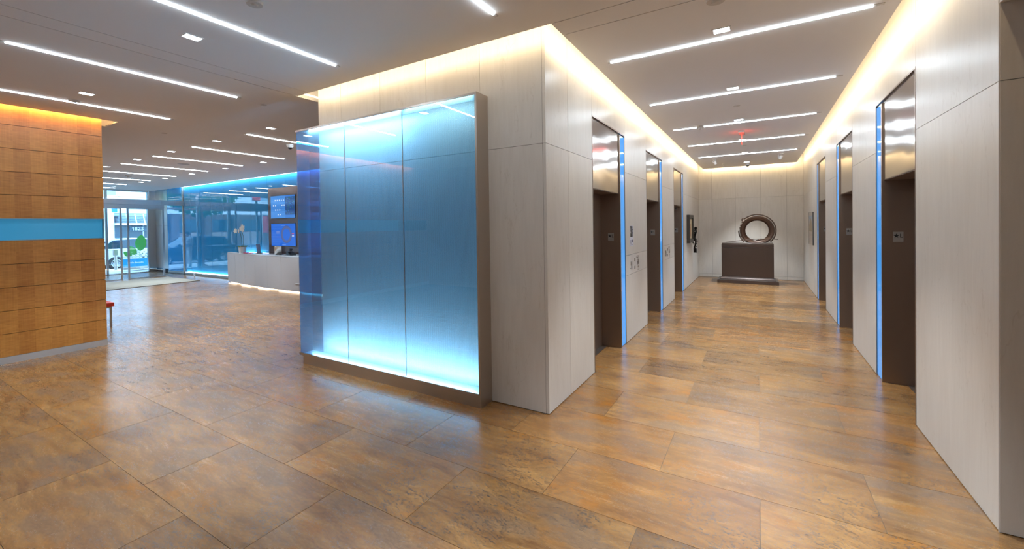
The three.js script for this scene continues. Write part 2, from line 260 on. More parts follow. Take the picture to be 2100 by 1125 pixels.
// ---------------------------------------------------------------- wood wall
{
  const w = struct('wall_left', 'orange figured veneer wall with a lit blue glass band', 'wall'); const z1 = ZBACK, ys = [0.09, 0.395, 0.70, 1.01, 1.322, 1.637, 1.94, 2.255, 2.565, 2.875, 3.19, TOPW];
  mesh('backing', merge([box(XW - 0.05, XW - 0.36, 0, TOPW, ZW + 0.01, z1), box(XW - 0.02, XW - 0.36, 0, 1.637, ZW + 0.006, z1), box(XW - 0.02, XW - 0.36, 1.94, TOPW, ZW + 0.006, z1)]), M.dark, w);
  for (let i = 0; i + 1 < ys.length; i++) {
    if (i === 5) continue;
    mesh('veneer_panel', box(XW, XW - 0.02, ys[i] + 0.003, ys[i + 1] - 0.003, ZW, z1, 0.03, i * 0.47), M.wood, w);
    mesh('end_veneer', box(XW - 0.021, XW - 0.36, ys[i] + 0.003, ys[i + 1] - 0.003, ZW, ZW + 0.005, 0.4, i * 0.2), M.wood, w);
  }
  mesh('light_band', box(XW - 0.035, XW - 0.045, 1.645, 1.932, ZW + 0.015, 2.0), M.blueBand, w); mesh('band_frame', merge([box(XW + 0.002, XW - 0.045, 1.932, 1.94, ZW, z1), box(XW + 0.002, XW - 0.045, 1.637, 1.645, ZW, z1), box(XW + 0.004, XW - 0.045, 1.637, 1.94, ZW, ZW + 0.012)]), M.steel, w);
  const b = mesh('baseboard_left', box(XW + 0.004, XW - 0.02, 0, 0.09, ZW - 0.004, z1), M.alu); b.userData = { kind: 'structure', label: 'brushed steel skirting along the veneer wall', category: 'baseboard' }; scene.add(b);
}
// ---------------------------------------------------------------- reception wall of blue glass
{
  const w = struct('wall_reception', 'glossy blue glass panel wall behind the reception desk'); const xs = [-20.92, -19.5, -18.878, -18.113, -17.257, -16.412, -15.47, -14.568, -13.579, -12.582, -11.6, -10.6, -9.6, -8.6, -7.6, -6.6, -5.6, XE];
  for (let i = 0; i + 1 < xs.length; i++) mesh('glass_panel', box(xs[i] + 0.003, xs[i + 1] - 0.003, 0.1, TOPW, ZR, ZR - 0.02), M.blueWall, w);
  mesh('backing', box(XO - 0.5, XE, 0, TOPW, ZR - 0.0205, ZR - 0.2), M.dark, w); mesh('base_rail', box(-20.92, XE, 0, 0.095, ZR + 0.02, ZR - 0.02), M.steel, w);
  mesh('metal_panel', box(XO + 0.02, -20.925, 0.16, 1.95, ZR + 0.004, ZR - 0.02), M.steel, w); mesh('metal_panel', box(XO + 0.02, -20.925, 1.954, TOPW, ZR + 0.004, ZR - 0.02), M.steel, w);
}
// ---------------------------------------------------------------- entrance: inner sliding doors, vestibule, outer glass line
{
  const d = struct('door_1', 'automatic glass sliding doors under a steel header', 'door');
  mesh('header', rbox(XI - 0.12, XI + 0.06, 2.72, 2.905, ZR + 0.75, 1.6, 0.006), M.steel, d); mesh('header_end', rbox(XI - 0.12, XI + 0.06, 2.72, 2.905, ZR + 0.01, ZR + 0.745, 0.006), M.steel, d);
  mesh('post', box(XI - 0.04, XI + 0.02, 0, TOPW, ZR, ZR + 0.045), M.frame, d);
  mesh('track', box(XI - 0.1, XI, 2.6, 2.715, -7.2, 1.6), M.steel, d);
  const leaf = (z0, z1, x) => { const l = mesh('door_leaf', merge([box(x - 0.022, x + 0.022, 0.012, 2.6, z0, z0 - 0.054), box(x - 0.022, x + 0.022, 0.012, 2.6, z1 + 0.054, z1), box(x - 0.022, x + 0.022, 0.012, 0.035, z0 - 0.054, z1 + 0.054), box(x - 0.022, x + 0.022, 2.55, 2.6, z0 - 0.054, z1 + 0.054)]), M.steel, d); mesh('pane', box(x - 0.004, x + 0.004, 0.035, 2.55, z0 - 0.054, z1 + 0.054), M.glass, l); };
  leaf(-4.75, -5.911, XI); leaf(-6.075, -7.2, XI - 0.05);
  mesh('transom_pane', box(XI - 0.034, XI - 0.026, 2.905, H - 0.001, ZR + 0.05, 1.6), M.glass, d); mesh('side_pane', box(XI - 0.004, XI + 0.004, 0.01, 2.6, -4.75, 1.6), M.glass, d);
  mesh('threshold', box(XI - 0.1, XI + 0.03, 0.0005, 0.006, -7.8, 1.6), M.bronzeEdge, d);
  const o = struct('window_1', 'outer glass front with steel mullions facing the street', 'window');
  const zs = [-7.6, -6.236, -4.9, -3.5, -2.1, -0.7, 0.7, 1.6];
  for (let i = 0; i < zs.length; i++) mesh('mullion', box(XO - 0.05, XO + 0.05, 0, 3.4, zs[i] - 0.03, zs[i] + 0.03), M.steel, o);
  for (let i = 0; i + 1 < zs.length; i++) { mesh('pane', box(XO - 0.005, XO + 0.005, 0.03, 2.68, zs[i] + 0.03, zs[i + 1] - 0.03), M.glass, o); mesh('pane', box(XO - 0.005, XO + 0.005, 2.76, 3.38, zs[i] + 0.03, zs[i + 1] - 0.03), M.glass, o); }
  mesh('rail', merge([box(XO - 0.05, XO + 0.05, 2.68, 2.76, -7.6, 1.6), box(XO - 0.05, XO + 0.05, 3.38, TOPW, -7.85, 1.6), box(XO - 0.05, XO + 0.05, 0, 0.03, -7.6, 1.6)]), M.steel, o);
  mesh('column', rbox(XO - 0.2, XO + 0.06, 0, 3.44, -7.849, -7.61, 0.01), M.steel, o);
}

// ---------------------------------------------------------------- ceiling fittings
function area(w, h, color, I, pos, target) { const l = new THREE.RectAreaLight(color, I, w, h); l.position.set(...pos); scene.add(l); if (target) l.lookAt(...target); else l.rotation.x = -Math.PI / 2; l.castShadow = true; return l; }
function strip(x0, z0, x1, z1, label, group, I = STRIP * 0.78) {
  const L = Math.hypot(x1 - x0, z1 - z0), t = thing('strip_light', label, 'ceiling light', [(x0 + x1) / 2, H, (z0 + z1) / 2], group), along = Math.abs(x1 - x0) > Math.abs(z1 - z0);
  const b = (a, w, y0, y1) => along ? box(-a, a, y0, y1, -w, w) : box(-w, w, y0, y1, -a, a);
  mesh('lamp_lens', b(L / 2, 0.0062, -0.012, 0), M.lampCool, t);
  const e = L / 2; mesh('end_cap', along ? box(e, e + 0.07, -0.006, 0, -0.017, 0.017) : box(-0.017, 0.017, -0.006, 0, -e - 0.05, -e), M.offwhite, t); mesh('end_cap', along ? box(-e - 0.03, -e, -0.006, 0, -0.017, 0.017) : box(-0.017, 0.017, -0.006, 0, e, e + 0.03), M.offwhite, t);
  const l = area(along ? L : 0.0124, along ? 0.0124 : L, COOL, I, [(x0 + x1) / 2, H - 0.0135, (z0 + z1) / 2]);
}
const gS = 'linear ceiling lights in the lobby', gC = 'linear ceiling lights across the elevator corridor';
[[-1.8, 'white strip light ending near the stone corner of the corridor'], [-3.75, 'white strip light ending before the light box, beside a smoke detector'], [-5.69, 'white strip light just past the pair of ceiling reveals'], [-7.62, 'white strip light running alongside the top of the veneer wall']].forEach(([x, l]) => strip(x, -2.92, x, -0.95, l, gS)); strip(-1.8, 0.7, -1.8, 2.6, 'white strip light at the back of the lobby on the corridor side', gS); strip(-3.75, 0.7, -3.75, 2.6, 'white strip light at the back of the lobby on the veneer side', gS);
[-7.75, -9.79, -11.67, -13.53, -15.55, -17.45, -19.5].forEach((x, i) => strip(x, -4.13, x, -6.09, ['strip light beside the dome camera at the light box', 'second strip light from the dome camera towards the doors', 'third strip light from the dome camera, before the ceiling speaker', 'fourth strip light from the dome camera, past the ceiling speaker', 'fifth strip light from the dome camera, before the smoke detector', 'sixth strip light from the dome camera, past the smoke detector', 'strip light directly over the sliding door header'][i], 'linear ceiling lights in the reception hall'));
strip(-21.3, -4.6, -21.3, -6.3, 'white linear strip light above the entrance vestibule', 'linear ceiling lights in the vestibule');
[[-4.465, 'linear strip light crossing the corridor just before the first elevators'], [-6.387, 'linear strip light crossing the corridor between first and second elevators'], [-8.36, 'linear strip light crossing the corridor with a smoke detector touching it'], [-10.285, 'linear strip light crossing the corridor just past the red exit sign'], [-12.254, 'linear strip light crossing the corridor before the two spotlights']].forEach(([z, l]) => strip(-1.312, z, 0.788, z, l, gC, STRIP * 1.15));
function downlight(x, z, label, group, long = true) {
  const t = thing('downlight', label, 'ceiling light', [x, H, z], group), a = long ? 0.062 : 0.045, b = long ? 0.045 : 0.062;
  mesh('trim', merge([box(-a - 0.014, a + 0.014, -0.004, 0, -b - 0.014, -b), box(-a - 0.014, a + 0.014, -0.004, 0, b, b + 0.014), box(-a - 0.014, -a, -0.004, 0, -b, b), box(a, a + 0.014, -0.004, 0, -b, b)]), M.ceiling, t);
  mesh('lamp_lens', box(-a, a, -0.003, 0, -b, b), M.lampCool, t);
  const l = new THREE.SpotLight(COOL, SPOT, 0, 0.62, 0.55, 2); l.position.set(x, H - 0.02, z); l.target.position.set(x, 0, z); l.castShadow = true; l.shadow.radius = 2; scene.add(l, l.target);
}
[-4.282, -6.206, -8.161, -10.16, -12.083, -14.022].forEach((z, i) => downlight(-0.265, z, ['square downlight before the first corridor strip light', 'square downlight before the second corridor strip light', 'square downlight before the third corridor strip light', 'square downlight behind the red exit sign', 'square downlight before the last corridor strip light', 'square downlight next to the corridor dome camera'][i], 'square downlights in the corridor'));
downlight(-0.265, -2.36, 'square downlight in the lobby ceiling just outside the corridor mouth', 'square downlights in the lobby'); downlight(-0.265, -0.44, 'second square downlight outside the corridor mouth', 'square downlights in the lobby'); downlight(-4.24, -1.81, 'square downlight between the ceiling reveals and the strip light', 'square downlights near the veneer wall', false); downlight(-7.03, -1.83, 'square downlight beside the strip light along the veneer wall', 'square downlights near the veneer wall', false);
[-6.99, -8.8, -10.72, -12.54, -14.5].forEach((x, i) => downlight(x, -4.13, ['square downlight beside the near end of the dome camera strip light', 'square downlight between first and second reception strip lights, veneer wall side', 'square downlight between second and third reception strip lights, veneer wall side', 'square downlight between third and fourth reception strip lights, veneer wall side', 'square downlight between fourth and fifth reception strip lights, veneer wall side'][i], 'square downlights over the reception hall', false));
[-10.69, -12.56, -14.52, -16.36, -18.23].forEach((x, i) => downlight(x, -6.1, ['square downlight before the blue wall, between second and third strip lights', 'square downlight before the blue wall, between third and fourth strip lights', 'square downlight before the blue wall, between fourth and fifth strip lights', 'square downlight before the blue wall, between fifth and sixth strip lights', 'square downlight before the blue wall, beside the door header strip light'][i], 'square downlights before the blue wall', false));
// coves: an LED bar lies on the slot's lip and looks at the wall
function cove(x0, z0, x1, z1, nx, nz, color, mat, I = COVE) {
  const L = Math.hypot(x1 - x0, z1 - z0), n = Math.max(1, Math.ceil(L / 3));
  for (let k = 0; k < n; k++) {
    const a = (k + 0.5) / n, cx = x0 + (x1 - x0) * a, cz = z0 + (z1 - z0) * a, l = L / n, along = Math.abs(x1 - x0) > Math.abs(z1 - z0), hw = l / 2 - 0.01;
    mesh('light_bar', along ? box(-hw, hw, -0.008, 0.008, -0.006, 0.006) : box(-0.006, 0.006, -0.008, 0.008, -hw, hw), mat, ceilingRoot).position.set(cx, H + 0.06, cz);
    area(l - 0.02, 0.03, color, I, [cx + nx * 0.0065, H + 0.064, cz + nz * 0.0065], [cx + nx * 0.5, H + 0.064 - 0.1, cz + nz * 0.5]);
  }
}
cove(SL + 0.006, SA - 0.03, SL + 0.006, SK, -1, 0, WARM, M.lampWarm);
cove(SR - 0.006, SK, SR - 0.006, 2.5, 1, 0, WARM, M.lampWarm);
cove(SL, SK + 0.006, SR, SK + 0.006, 0, -1, lin(1, 0.76, 0.42), M.lampWarm, COVE * 2.2);
cove(SE + 0.02, SA + 0.006, SL, SA + 0.006, 0, -1, WARM, M.lampWarm); cove(SE - 0.006, ZA + 0.1, SE - 0.006, ZA - 2.4, 1, 0, WARM, M.lampWarm);
cove(XW + 0.078, ZW - 0.1, XW + 0.078, 2.5, -1, 0, AMBER, M.lampWarm, COVE * 3.2);
mesh('light_bar', box(XW - 0.3, XW + 0.03, TOPW - 0.03, TOPW - 0.015, ZW - 0.1, ZW - 0.08), M.lampWarm, ceilingRoot); area(0.32, 0.05, AMBER, 5, [XW - 0.135, TOPW - 0.035, ZW - 0.09]);
cove(XI - 0.2, SRW + 0.006, SE - 0.1, SRW + 0.006, 0, -1, ICE, M.lampIce, COVE * 2.2);
function disc(name, label, x, z, r, h, mat = M.offwhite, group) { const t = thing(name, label, 'ceiling fitting', [x, H, z], group); mesh('plate', cyl(r, r * 0.92, h, 0, -h / 2, 0, 28), mat, t); mesh('cap', cyl(r * 0.45, r * 0.4, h * 0.9, 0, -h * 1.4, 0, 20), mat, t); return t; }
disc('smoke_detector', 'white round smoke detector above the light box beside a strip light', -3.208, -1.79, 0.06, 0.018);
disc('smoke_detector', 'white round ceiling sensor above the veneer wall end', -7.52, -1.84, 0.06, 0.012);
disc('sprinkler_cover', 'flat round sprinkler cover in front of the light box slot', -5.76, -3.3, 0.045, 0.004); disc('sprinkler_cover', 'flat round sprinkler cover beyond the veneer wall', -8.81, -3.29, 0.045, 0.004);
disc('ceiling_speaker', 'round grey speaker grille in the reception hall ceiling', -12.5, -5.07, 0.13, 0.006, M.frame);
disc('smoke_detector', 'round smoke detector near the entrance doors', -16.38, -5.17, 0.08, 0.03); disc('smoke_detector', 'round smoke detector at the corridor mouth', -0.264, -3.66, 0.07, 0.02);
disc('smoke_detector', 'round smoke detector touching the third corridor strip light', -0.857, -8.27, 0.065, 0.035); disc('sprinkler_cover', 'flat round sprinkler cover between second and third corridor strip lights', -0.261, -7.17, 0.05, 0.004); disc('sprinkler_cover', 'flat round sprinkler cover between fourth and fifth corridor strip lights', -0.254, -10.955, 0.05, 0.004);
{ const t = disc('fire_sprinkler', 'small fire sprinkler near the corridor end', -0.853, -13.945, 0.035, 0.008); mesh('deflector', cyl(0.02, 0.006, 0.03, 0, -0.035, 0, 12), M.steel, t); }
for (const [x, z, l] of [[-8.03, -5.13, 'white dome security camera beside the light box top corner'], [-0.248, -14.34, 'white dome security camera near the corridor end wall']]) {
  const t = thing('security_camera', l, 'camera', [x, H, z]); mesh('base', cyl(0.07, 0.065, 0.05, 0, -0.025, 0, 28), M.white, t); mesh('dome', muv(new THREE.SphereGeometry(0.05, 20, 12, 0, Math.PI * 2, Math.PI / 2, Math.PI / 2).translate(0, -0.05, 0)), M.black, t); mesh('collar', cyl(0.055, 0.052, 0.02, 0, -0.055, 0, 24), M.white, t);
}
for (const [x, l] of [[-0.977, 'silver track spotlight on the notice side of the corridor'], [0.493, 'silver track spotlight on the plaque side of the corridor']]) {
  const t = thing('ceiling_spotlight', l, 'spotlight', [x, H, -12.83]); mesh('canopy', cyl(0.06, 0.06, 0.012, 0, -0.006, 0, 24), M.white, t); mesh('stem', cyl(0.01, 0.01, 0.05, 0, -0.03, 0, 12), M.steel, t);
  const a = x < 0 ? 0.35 : -0.35; mesh('lamp_head', muv(new THREE.CylinderGeometry(0.042, 0.036, 0.09, 24).rotateX(0.5).rotateZ(a).translate(0, -0.09, 0)), M.white, t); mesh('yoke', box(-0.055, -0.045, -0.1, -0.04, -0.01, 0.01), M.white, t);
  const s = new THREE.SpotLight(lin(1, 0.84, 0.6), 3.5, 0, 0.4, 0.6, 2); s.position.set(x + (x < 0 ? 0.03 : -0.03), H - 0.16, -12.9); s.target.position.set(-0.2, 1.2, -14.4); s.castShadow = true; scene.add(s, s.target);
}
{ // exit sign seen edge on
  const t = thing('exit_sign', 'edge lit red exit sign hanging from the corridor ceiling', 'sign', [-0.256, H, -9.32]);
  mesh('canopy', rbox(-0.05, 0.05, -0.03, 0, -0.17, 0.17, 0.004), M.offwhite, t);
  const p = mesh('light_panel', box(-0.006, 0.006, -0.215, -0.03, -0.15, 0.15), phy({ color: lin(0.7, 0.1, 0.06), roughness: 0.2, emissive: lin(1, 0.06, 0.03), emissiveIntensity: 1.1 }), t);
  const l = new THREE.PointLight(lin(1, 0.08, 0.05), 0.02); l.position.set(-0.256 + 0.03, H - 0.1, -9.32 + 0.1); l.castShadow = true; scene.add(l);
  const l2 = l.clone(); l2.position.x = -0.256 - 0.03; scene.add(l2);
}
const font = await new FontLoader().loadAsync('fonts/droid/droid_sans_bold.typeface.json');
const thin = await new FontLoader().loadAsync('fonts/droid/droid_sans_regular.typeface.json');
const text = (s, size, depth = 0.004, face = font) => { const g = new TextGeometry(s, { font: face, size, depth, curveSegments: 4, bevelEnabled: false }); g.computeBoundingBox(); const b = g.boundingBox; return muv(g.translate(-(b.max.x + b.min.x) / 2, -(b.max.y + b.min.y) / 2, 0)); };
{
  const t = thing('exit_sign', 'red lettered exit sign over the entrance doors', 'sign', [XI + 0.2, 3.12, -5.1]); mesh('backing', box(0, 0.03, -0.1, 0.1, -0.17, 0.17), M.white, t);
  mesh('lamp_letters', text('EXIT', 0.13).rotateY(Math.PI / 2).translate(0.0305, 0, 0), std({ color: lin(0.8, 0.05, 0.05), emissive: lin(1, 0.1, 0.08), emissiveIntensity: 1.6 }), t); mesh('hanger', box(0.01, 0.02, 0.1, 0.319, -0.01, 0.01), M.steel, t);
}

// ---------------------------------------------------------------- elevators
const starPts = []; for (let i = 0; i < 10; i++) { const r = i % 2 ? 0.0125 : 0.03, a = Math.PI / 2 + i * Math.PI / 5; starPts.push([r * Math.cos(a), r * Math.sin(a)]); }
function elevator(x, s, z, label, num) {
  const t = thing('elevator_entrance', label, 'elevator', [x, 0, z]), D = 0.262, j = -1.178;   // s: +1 when the corridor lies on +x
  const X = (d) => -s * d;
  const dm = -0.59; mesh('door_panel', box(X(D), X(D + 0.03), 0.008, DB + 0.03, -0.02, dm + 0.002), M.bronze, t); mesh('door_panel', box(X(D + 0.012), X(D + 0.042), 0.008, DB + 0.03, dm - 0.002, j), M.bronze, t);
  mesh('sill', box(X(0.2), X(D + 0.05), 0.001, 0.005, -0.02, j), M.bronzeEdge, t);
  mesh('transom', rbox(X(0.014), X(D + 0.05), DB, DT - 0.035, -0.02, j + 0.035, 0.004), M.polished, t);
  mesh('soffit', box(X(0.02), X(D), DB - 0.006, DB - 0.0005, -0.02, j + 0.035), M.bronze, t);
  mesh('near_jamb', box(X(-0.002), X(D + 0.05), 0, DT - 0.018, 0.0, -0.018), M.bronze, t);
  const fj = mesh('far_jamb', box(X(0.004), X(D + 0.05), 0, DT - 0.034, j, j + 0.032), M.bronze, t); mesh('jamb_edge', box(X(0.0), X(0.0035), 0, DT - 0.034, j, j + 0.03), M.bronzeEdge, fj);
  mesh('head_trim', merge([box(X(-0.002), X(0.06), DT - 0.016, DT, 0, -DW), box(X(0.02), X(0.06), DT - 0.034, DT - 0.016, -0.018, -DW + 0.012)]), M.bronzeEdge, t);
  mesh('light_strip', box(X(0.006), X(0.03), 0.012, DT - 0.036, j - 0.004, -DW + 0.014), M.blueStrip, t); mesh('strip_edge', box(X(-0.002), X(0.06), 0, DT - 0.016, -DW + 0.013, -DW), M.bronzeEdge, t); mesh('strip_base', box(X(0.03), X(D + 0.05), 0, DT - 0.02, j - 0.004, -DW + 0.014), M.dark, t);
  area(0.2, 2.9, lin(0.12, 0.5, 1), 0.55, [x + s * 0.002, 1.5, z - 1.29], [x + s * 1, 1.5, z - 1.29]);
  const sx = s > 0 ? -0.132 : 0.129, zf = j + 0.032;
  const pl = mesh('sign_plate', rbox(sx - 0.041, sx + 0.041, 1.503, 1.611, zf, zf + 0.003, 0.001), M.signPlate, t);
  if (num) { const q = mesh('floor_plate', rbox(sx - 0.035, sx + 0.035, 2.07, 2.14, zf, zf + 0.003, 0.001), M.signPlate, t); mesh('number', text(num, 0.045, 0.0012).translate(sx, 2.105, zf + 0.003), M.dark, q); }
  mesh('star', muv(extr(starPts, 0.0012).scale(0.86, 0.86, 1).translate(sx - 0.0155, 1.568, zf + 0.003)), M.dark, pl); mesh('letter', text('L', 0.042, 0.0012, thin).translate(sx + 0.025, 1.57, zf + 0.003), M.dark, pl);
  return t;
}
['elevator entrance nearest the blue light box on the notice side', 'middle elevator entrance on the notice side of the corridor', 'last elevator entrance before the framed picture'].forEach((l, i) => elevator(XL, 1, Ldoors[i], l, i === 2 ? '6' : ''));
['elevator entrance nearest the lobby on the plaque side', 'middle elevator entrance on the plaque side of the corridor', 'last elevator entrance before the wall plaque'].forEach((l, i) => elevator(XR, -1, Rdoors[i], l, i === 2 ? '1' : ''));
// call stations etched into the stone between the elevators
[[-6.43, 'call button station between the first and second elevators'], [-9.25, 'call button station between the second and third elevators']].forEach(([z, l]) => {
  const t = thing('call_station', l, 'call buttons', [XL, 1.0, z]); const b = (name, dz, y, w, h, m) => mesh(name, box(0.0, 0.004, y, y + h, -dz - w, -dz), m, t);
  b('slot', 0.02, 0.06, 0.035, 0.012, M.bronzeEdge); b('key_switch', 0.10, 0.045, 0.03, 0.055, M.dark); b('reader', 0.05, 0.11, 0.09, 0.06, M.steel);
  b('up_button', 0.29, 0.155, 0.04, 0.05, M.bronzeEdge); b('down_button', 0.29, 0.035, 0.04, 0.05, M.bronzeEdge);
  for (const [dz, y, h] of [[0.47, 0.20, 0.012], [0.50, 0.13, 0.05], [0.46, 0.09, 0.05], [0.53, 0.09, 0.05], [0.50, 0.04, 0.03], [0.5, 0.005, 0.012]]) b('etched_symbol', dz, y, 0.035, h, M.bronzeEdge);
  for (const k of [0, 1]) b('etched_line', 0.42, 0.225 - k * 0.02, 0.16, 0.006, M.bronzeEdge);
});

// ---------------------------------------------------------------- light box
{
  const t = thing('display_light_box', 'tall steel framed glass light box glowing blue on stone wall', 'light box', [-2.257, 0, ZA]); const ox = 2.257, oz = -ZA, b = (x0, x1, y0, y1, z0, z1) => box(x0 + ox, x1 + ox, y0, y1, z0 + oz, z1 + oz);
  const xl = -5.09, xr = -2.256, zf = -3.33, zb = ZA + 0.001, y0 = 0.131, y1 = 2.985;
  mesh('plinth', b(-5.022, xr, 0, 0.1, zf, zb), M.frame, t); mesh('bottom_rail', b(-5.105, xr - 0.022, 0.1005, 0.109, zf, zb), M.frame, t); mesh('bottom_lip', b(-5.105, xr - 0.022, 0.109, y0, zf, zf - 0.012), M.frame, t);
  mesh('side_panel', b(xr - 0.021, xr, 0.1005, 3.008, zf + 0.004, zb), M.frame, t); mesh('top_rail', b(-5.1, xr - 0.022, 3.0, 3.006, zf, zb), M.frame, t); mesh('top_lip', b(-5.1, xr - 0.022, y1, 3.0, zf, zf - 0.012), M.frame, t);
  mesh('end_back_glass', b(xl + 0.01, XE - 0.002, 0.11, 2.999, zb + 0.012, zb + 0.002), M.boxTint, t); mesh('end_glass', b(xl, xl + 0.009, 0.11, 2.999, zf - 0.012, zb + 0.002), M.boxTint, t);
  mesh('shelf', b(xl + 0.012, xr - 0.022, 0.11, 0.114, zf - 0.02, zb + 0.004), M.boxShelf, t); mesh('soffit', b(xl + 0.012, xr - 0.022, 2.995, 2.999, zf - 0.02, zb + 0.004), M.boxShelf, t);
  const js = [xl, -4.148, -3.222, xr - 0.022]; for (let i = 0; i < 3; i++) { const p = mesh('front_pane', b(js[i] + 0.004, js[i + 1] - 0.004, y0, y1, zf - 0.002, zf - 0.008), M.glass, t); mesh('reeded_layer', b(js[i] + 0.004, js[i + 1] - 0.004, y0, y1, zf - 0.0085, zf - 0.0115), M.boxGlass, p); }
  mesh('pane_seal', merge([b(js[1] - 0.003, js[1] + 0.003, y0, y1, zf - 0.003, zf - 0.0115), b(js[2] - 0.003, js[2] + 0.003, y0, y1, zf - 0.003, zf - 0.0115)]), M.steel, t);
  mesh('lamp_bar_bottom', b(xl + 0.25, xr - 0.05, 0.1145, 0.121, zf - 0.036, zf - 0.022), M.lampCool, t); mesh('lamp_bar_top', b(xl + 0.25, -3.25, 2.988, 2.9945, zf - 0.036, zf - 0.022), M.lampCool, t);
  const IC = lin(0.9, 0.97, 1), ca = (xl + 0.25 + xr - 0.05) / 2, cb = (xl + 0.25 - 3.25) / 2;
  area(2.53, 0.014, IC, 230, [ca, 0.123, zf - 0.03], [ca, 0.6, zf - 0.08]); area(1.58, 0.014, IC, 330, [cb, 2.986, zf - 0.03], [cb, 2.5, zf - 0.08]);
  mesh('lamp_bar_top', b(-3.2, xr - 0.05, 2.988, 2.9945, zf - 0.036, zf - 0.022), M.lampWarm, t); area(0.88, 0.014, lin(1, 0.9, 0.7), 120, [-2.75, 2.986, zf - 0.03], [-2.75, 2.5, zf - 0.08]);
}

// ---------------------------------------------------------------- corridor end: pedestal and ring sculpture
{
  const p = thing('pedestal', 'dark bronze plinth block with flared foot at corridor end', 'pedestal', [-0.272, 0, -14.2]); const hw = 0.637, hd = 0.42;
  mesh('foot', rbox(-0.747, 0.747, 0, 0.092, -0.42, 0.42, 0.004), M.pedestal, p);
  const prof = []; for (let i = 0; i <= 10; i++) { const a = i / 10 * Math.PI / 2; prof.push([0.1 * (1 - Math.sin(a)), 0.0925 + 0.1 * (1 - Math.cos(a))]); }
  const rings = prof.map(([o, y]) => [[-hw - o, hd - 0.1 + o], [hw + o, hd - 0.1 + o], [hw + o, -hd + 0.1 - o], [-hw - o, -hd + 0.1 - o]].map(([x, z]) => [x, y, z])), pos = [];
  for (let i = 0; i + 1 < rings.length; i++) for (let k = 0; k < 4; k++) { const a = rings[i][k], b = rings[i][(k + 1) % 4], c = rings[i + 1][(k + 1) % 4], d = rings[i + 1][k]; pos.push(...a, ...b, ...c, ...a, ...c, ...d); }
  const fg = new THREE.BufferGeometry(); fg.setAttribute('position', new THREE.Float32BufferAttribute(pos, 3)); fg.computeVertexNormals(); mesh('flare', muv(fg), M.pedestal, p);
  mesh('body', rbox(-hw, hw, 0.193, 1.012, -hd + 0.1, hd - 0.1, 0.004), M.pedestal, p); mesh('cap', rbox(-hw, hw, 1.018, 1.112, -hd + 0.1, hd - 0.1, 0.004), M.pedestal, p); mesh('top_slab', rbox(-hw + 0.01, hw - 0.01, 1.1125, 1.14, -hd + 0.11, hd - 0.11, 0.004), M.pedestal, p);
  const s = thing('ring_sculpture', 'rusty bronze ring sculpture with curled outer band on the pedestal', 'sculpture', [-0.03, 1.1435, -14.2]); const cy = 0.345;
  // main ring: a deep hoop with rolled rim
  const lp = [[0.285, -0.09], [0.36, -0.10], [0.405, -0.085], [0.42, 0], [0.405, 0.085], [0.385, 0.1], [0.37, 0.092], [0.35, 0.075], [0.285, 0.065], [0.285, -0.09]].map(([r, y]) => new THREE.Vector2(r, y));
  const ring = new THREE.LatheGeometry(lp, 72).rotateX(Math.PI / 2); { const pa = ring.attributes.position; for (let i = 0; i < pa.count; i++) pa.setY(i, Math.max(pa.getY(i) + cy, 0.0)); ring.computeVertexNormals(); } mesh('ring', muv(ring), M.patinaRust, s);
  mesh('rim', muv(new THREE.TorusGeometry(0.408, 0.017, 10, 72, Math.PI * 1.54).rotateZ(-Math.PI * 0.27).translate(0, cy, 0.088)), M.patina, s);
  const arc = (r, a0, a1, w, d, n) => { const pts = []; for (let i = 0; i <= n; i++) { const a = a0 + (a1 - a0) * i / n; pts.push([r * Math.cos(a), Math.max(r * Math.sin(a), -cy + w) + cy]); } const back = []; for (let i = n; i >= 0; i--) { const a = a0 + (a1 - a0) * i / n; back.push([(r - w) * Math.cos(a), Math.max((r - w) * Math.sin(a), -cy) + cy]); } return muv(extr([...pts, ...back], d, 0.002)); };
  const R = 0.468; const a0 = -Math.asin(cy / R) + 0.03, a1 = Math.PI * 0.735; mesh('outer_band', merge([arc(R, a0, a1, 0.028, 0.09, 40).translate(0, 0, -0.02)]), M.patina, s);
  const ex = (R - 0.012) * Math.cos(a1), ey = (R - 0.012) * Math.sin(a1) + cy; mesh('curl', muv(new THREE.TorusGeometry(0.038, 0.0155, 10, 32, Math.PI * 1.6).rotateZ(Math.PI * 0.2).translate(ex - 0.024, ey - 0.026, 0.03)), M.patina, s);
  mesh('lower_band', arc(0.463, Math.PI * 1.0, Math.PI * 1.0 + 0.8, 0.026, 0.08, 18), M.patina, s);
  const bl = []; for (const [a, w] of [[2.5, 0.03], [2.75, 0.022], [2.95, 0.016]]) bl.push(muv(new THREE.SphereGeometry(w, 14, 10).scale(1, 1.8, 2).rotateZ(a - Math.PI).translate(0.425 * Math.cos(a), 0.425 * Math.sin(a) + cy, 0.04))); mesh('worn_edge', merge(bl), M.patina, s);
  mesh('curved_rod', tube([[-0.78, 0.014, 0.2], [-0.45, 0.06, 0.19], [-0.1, 0.1, 0.16], [0.2, 0.118, 0.13], [0.5, 0.1, 0.12]], 0.009, 40, 8), M.patina, s);
  const bp = []; for (const [x, w] of [[-0.08, 0.01], [0.05, 0.02], [0.16, 0.012]]) bp.push(muv(new THREE.SphereGeometry(w, 12, 8).scale(4, 1, 1).rotateZ(0.2).translate(x, 0.075 + x * 0.2, 0.14))); mesh('blade', merge(bp), M.patina, s);
}
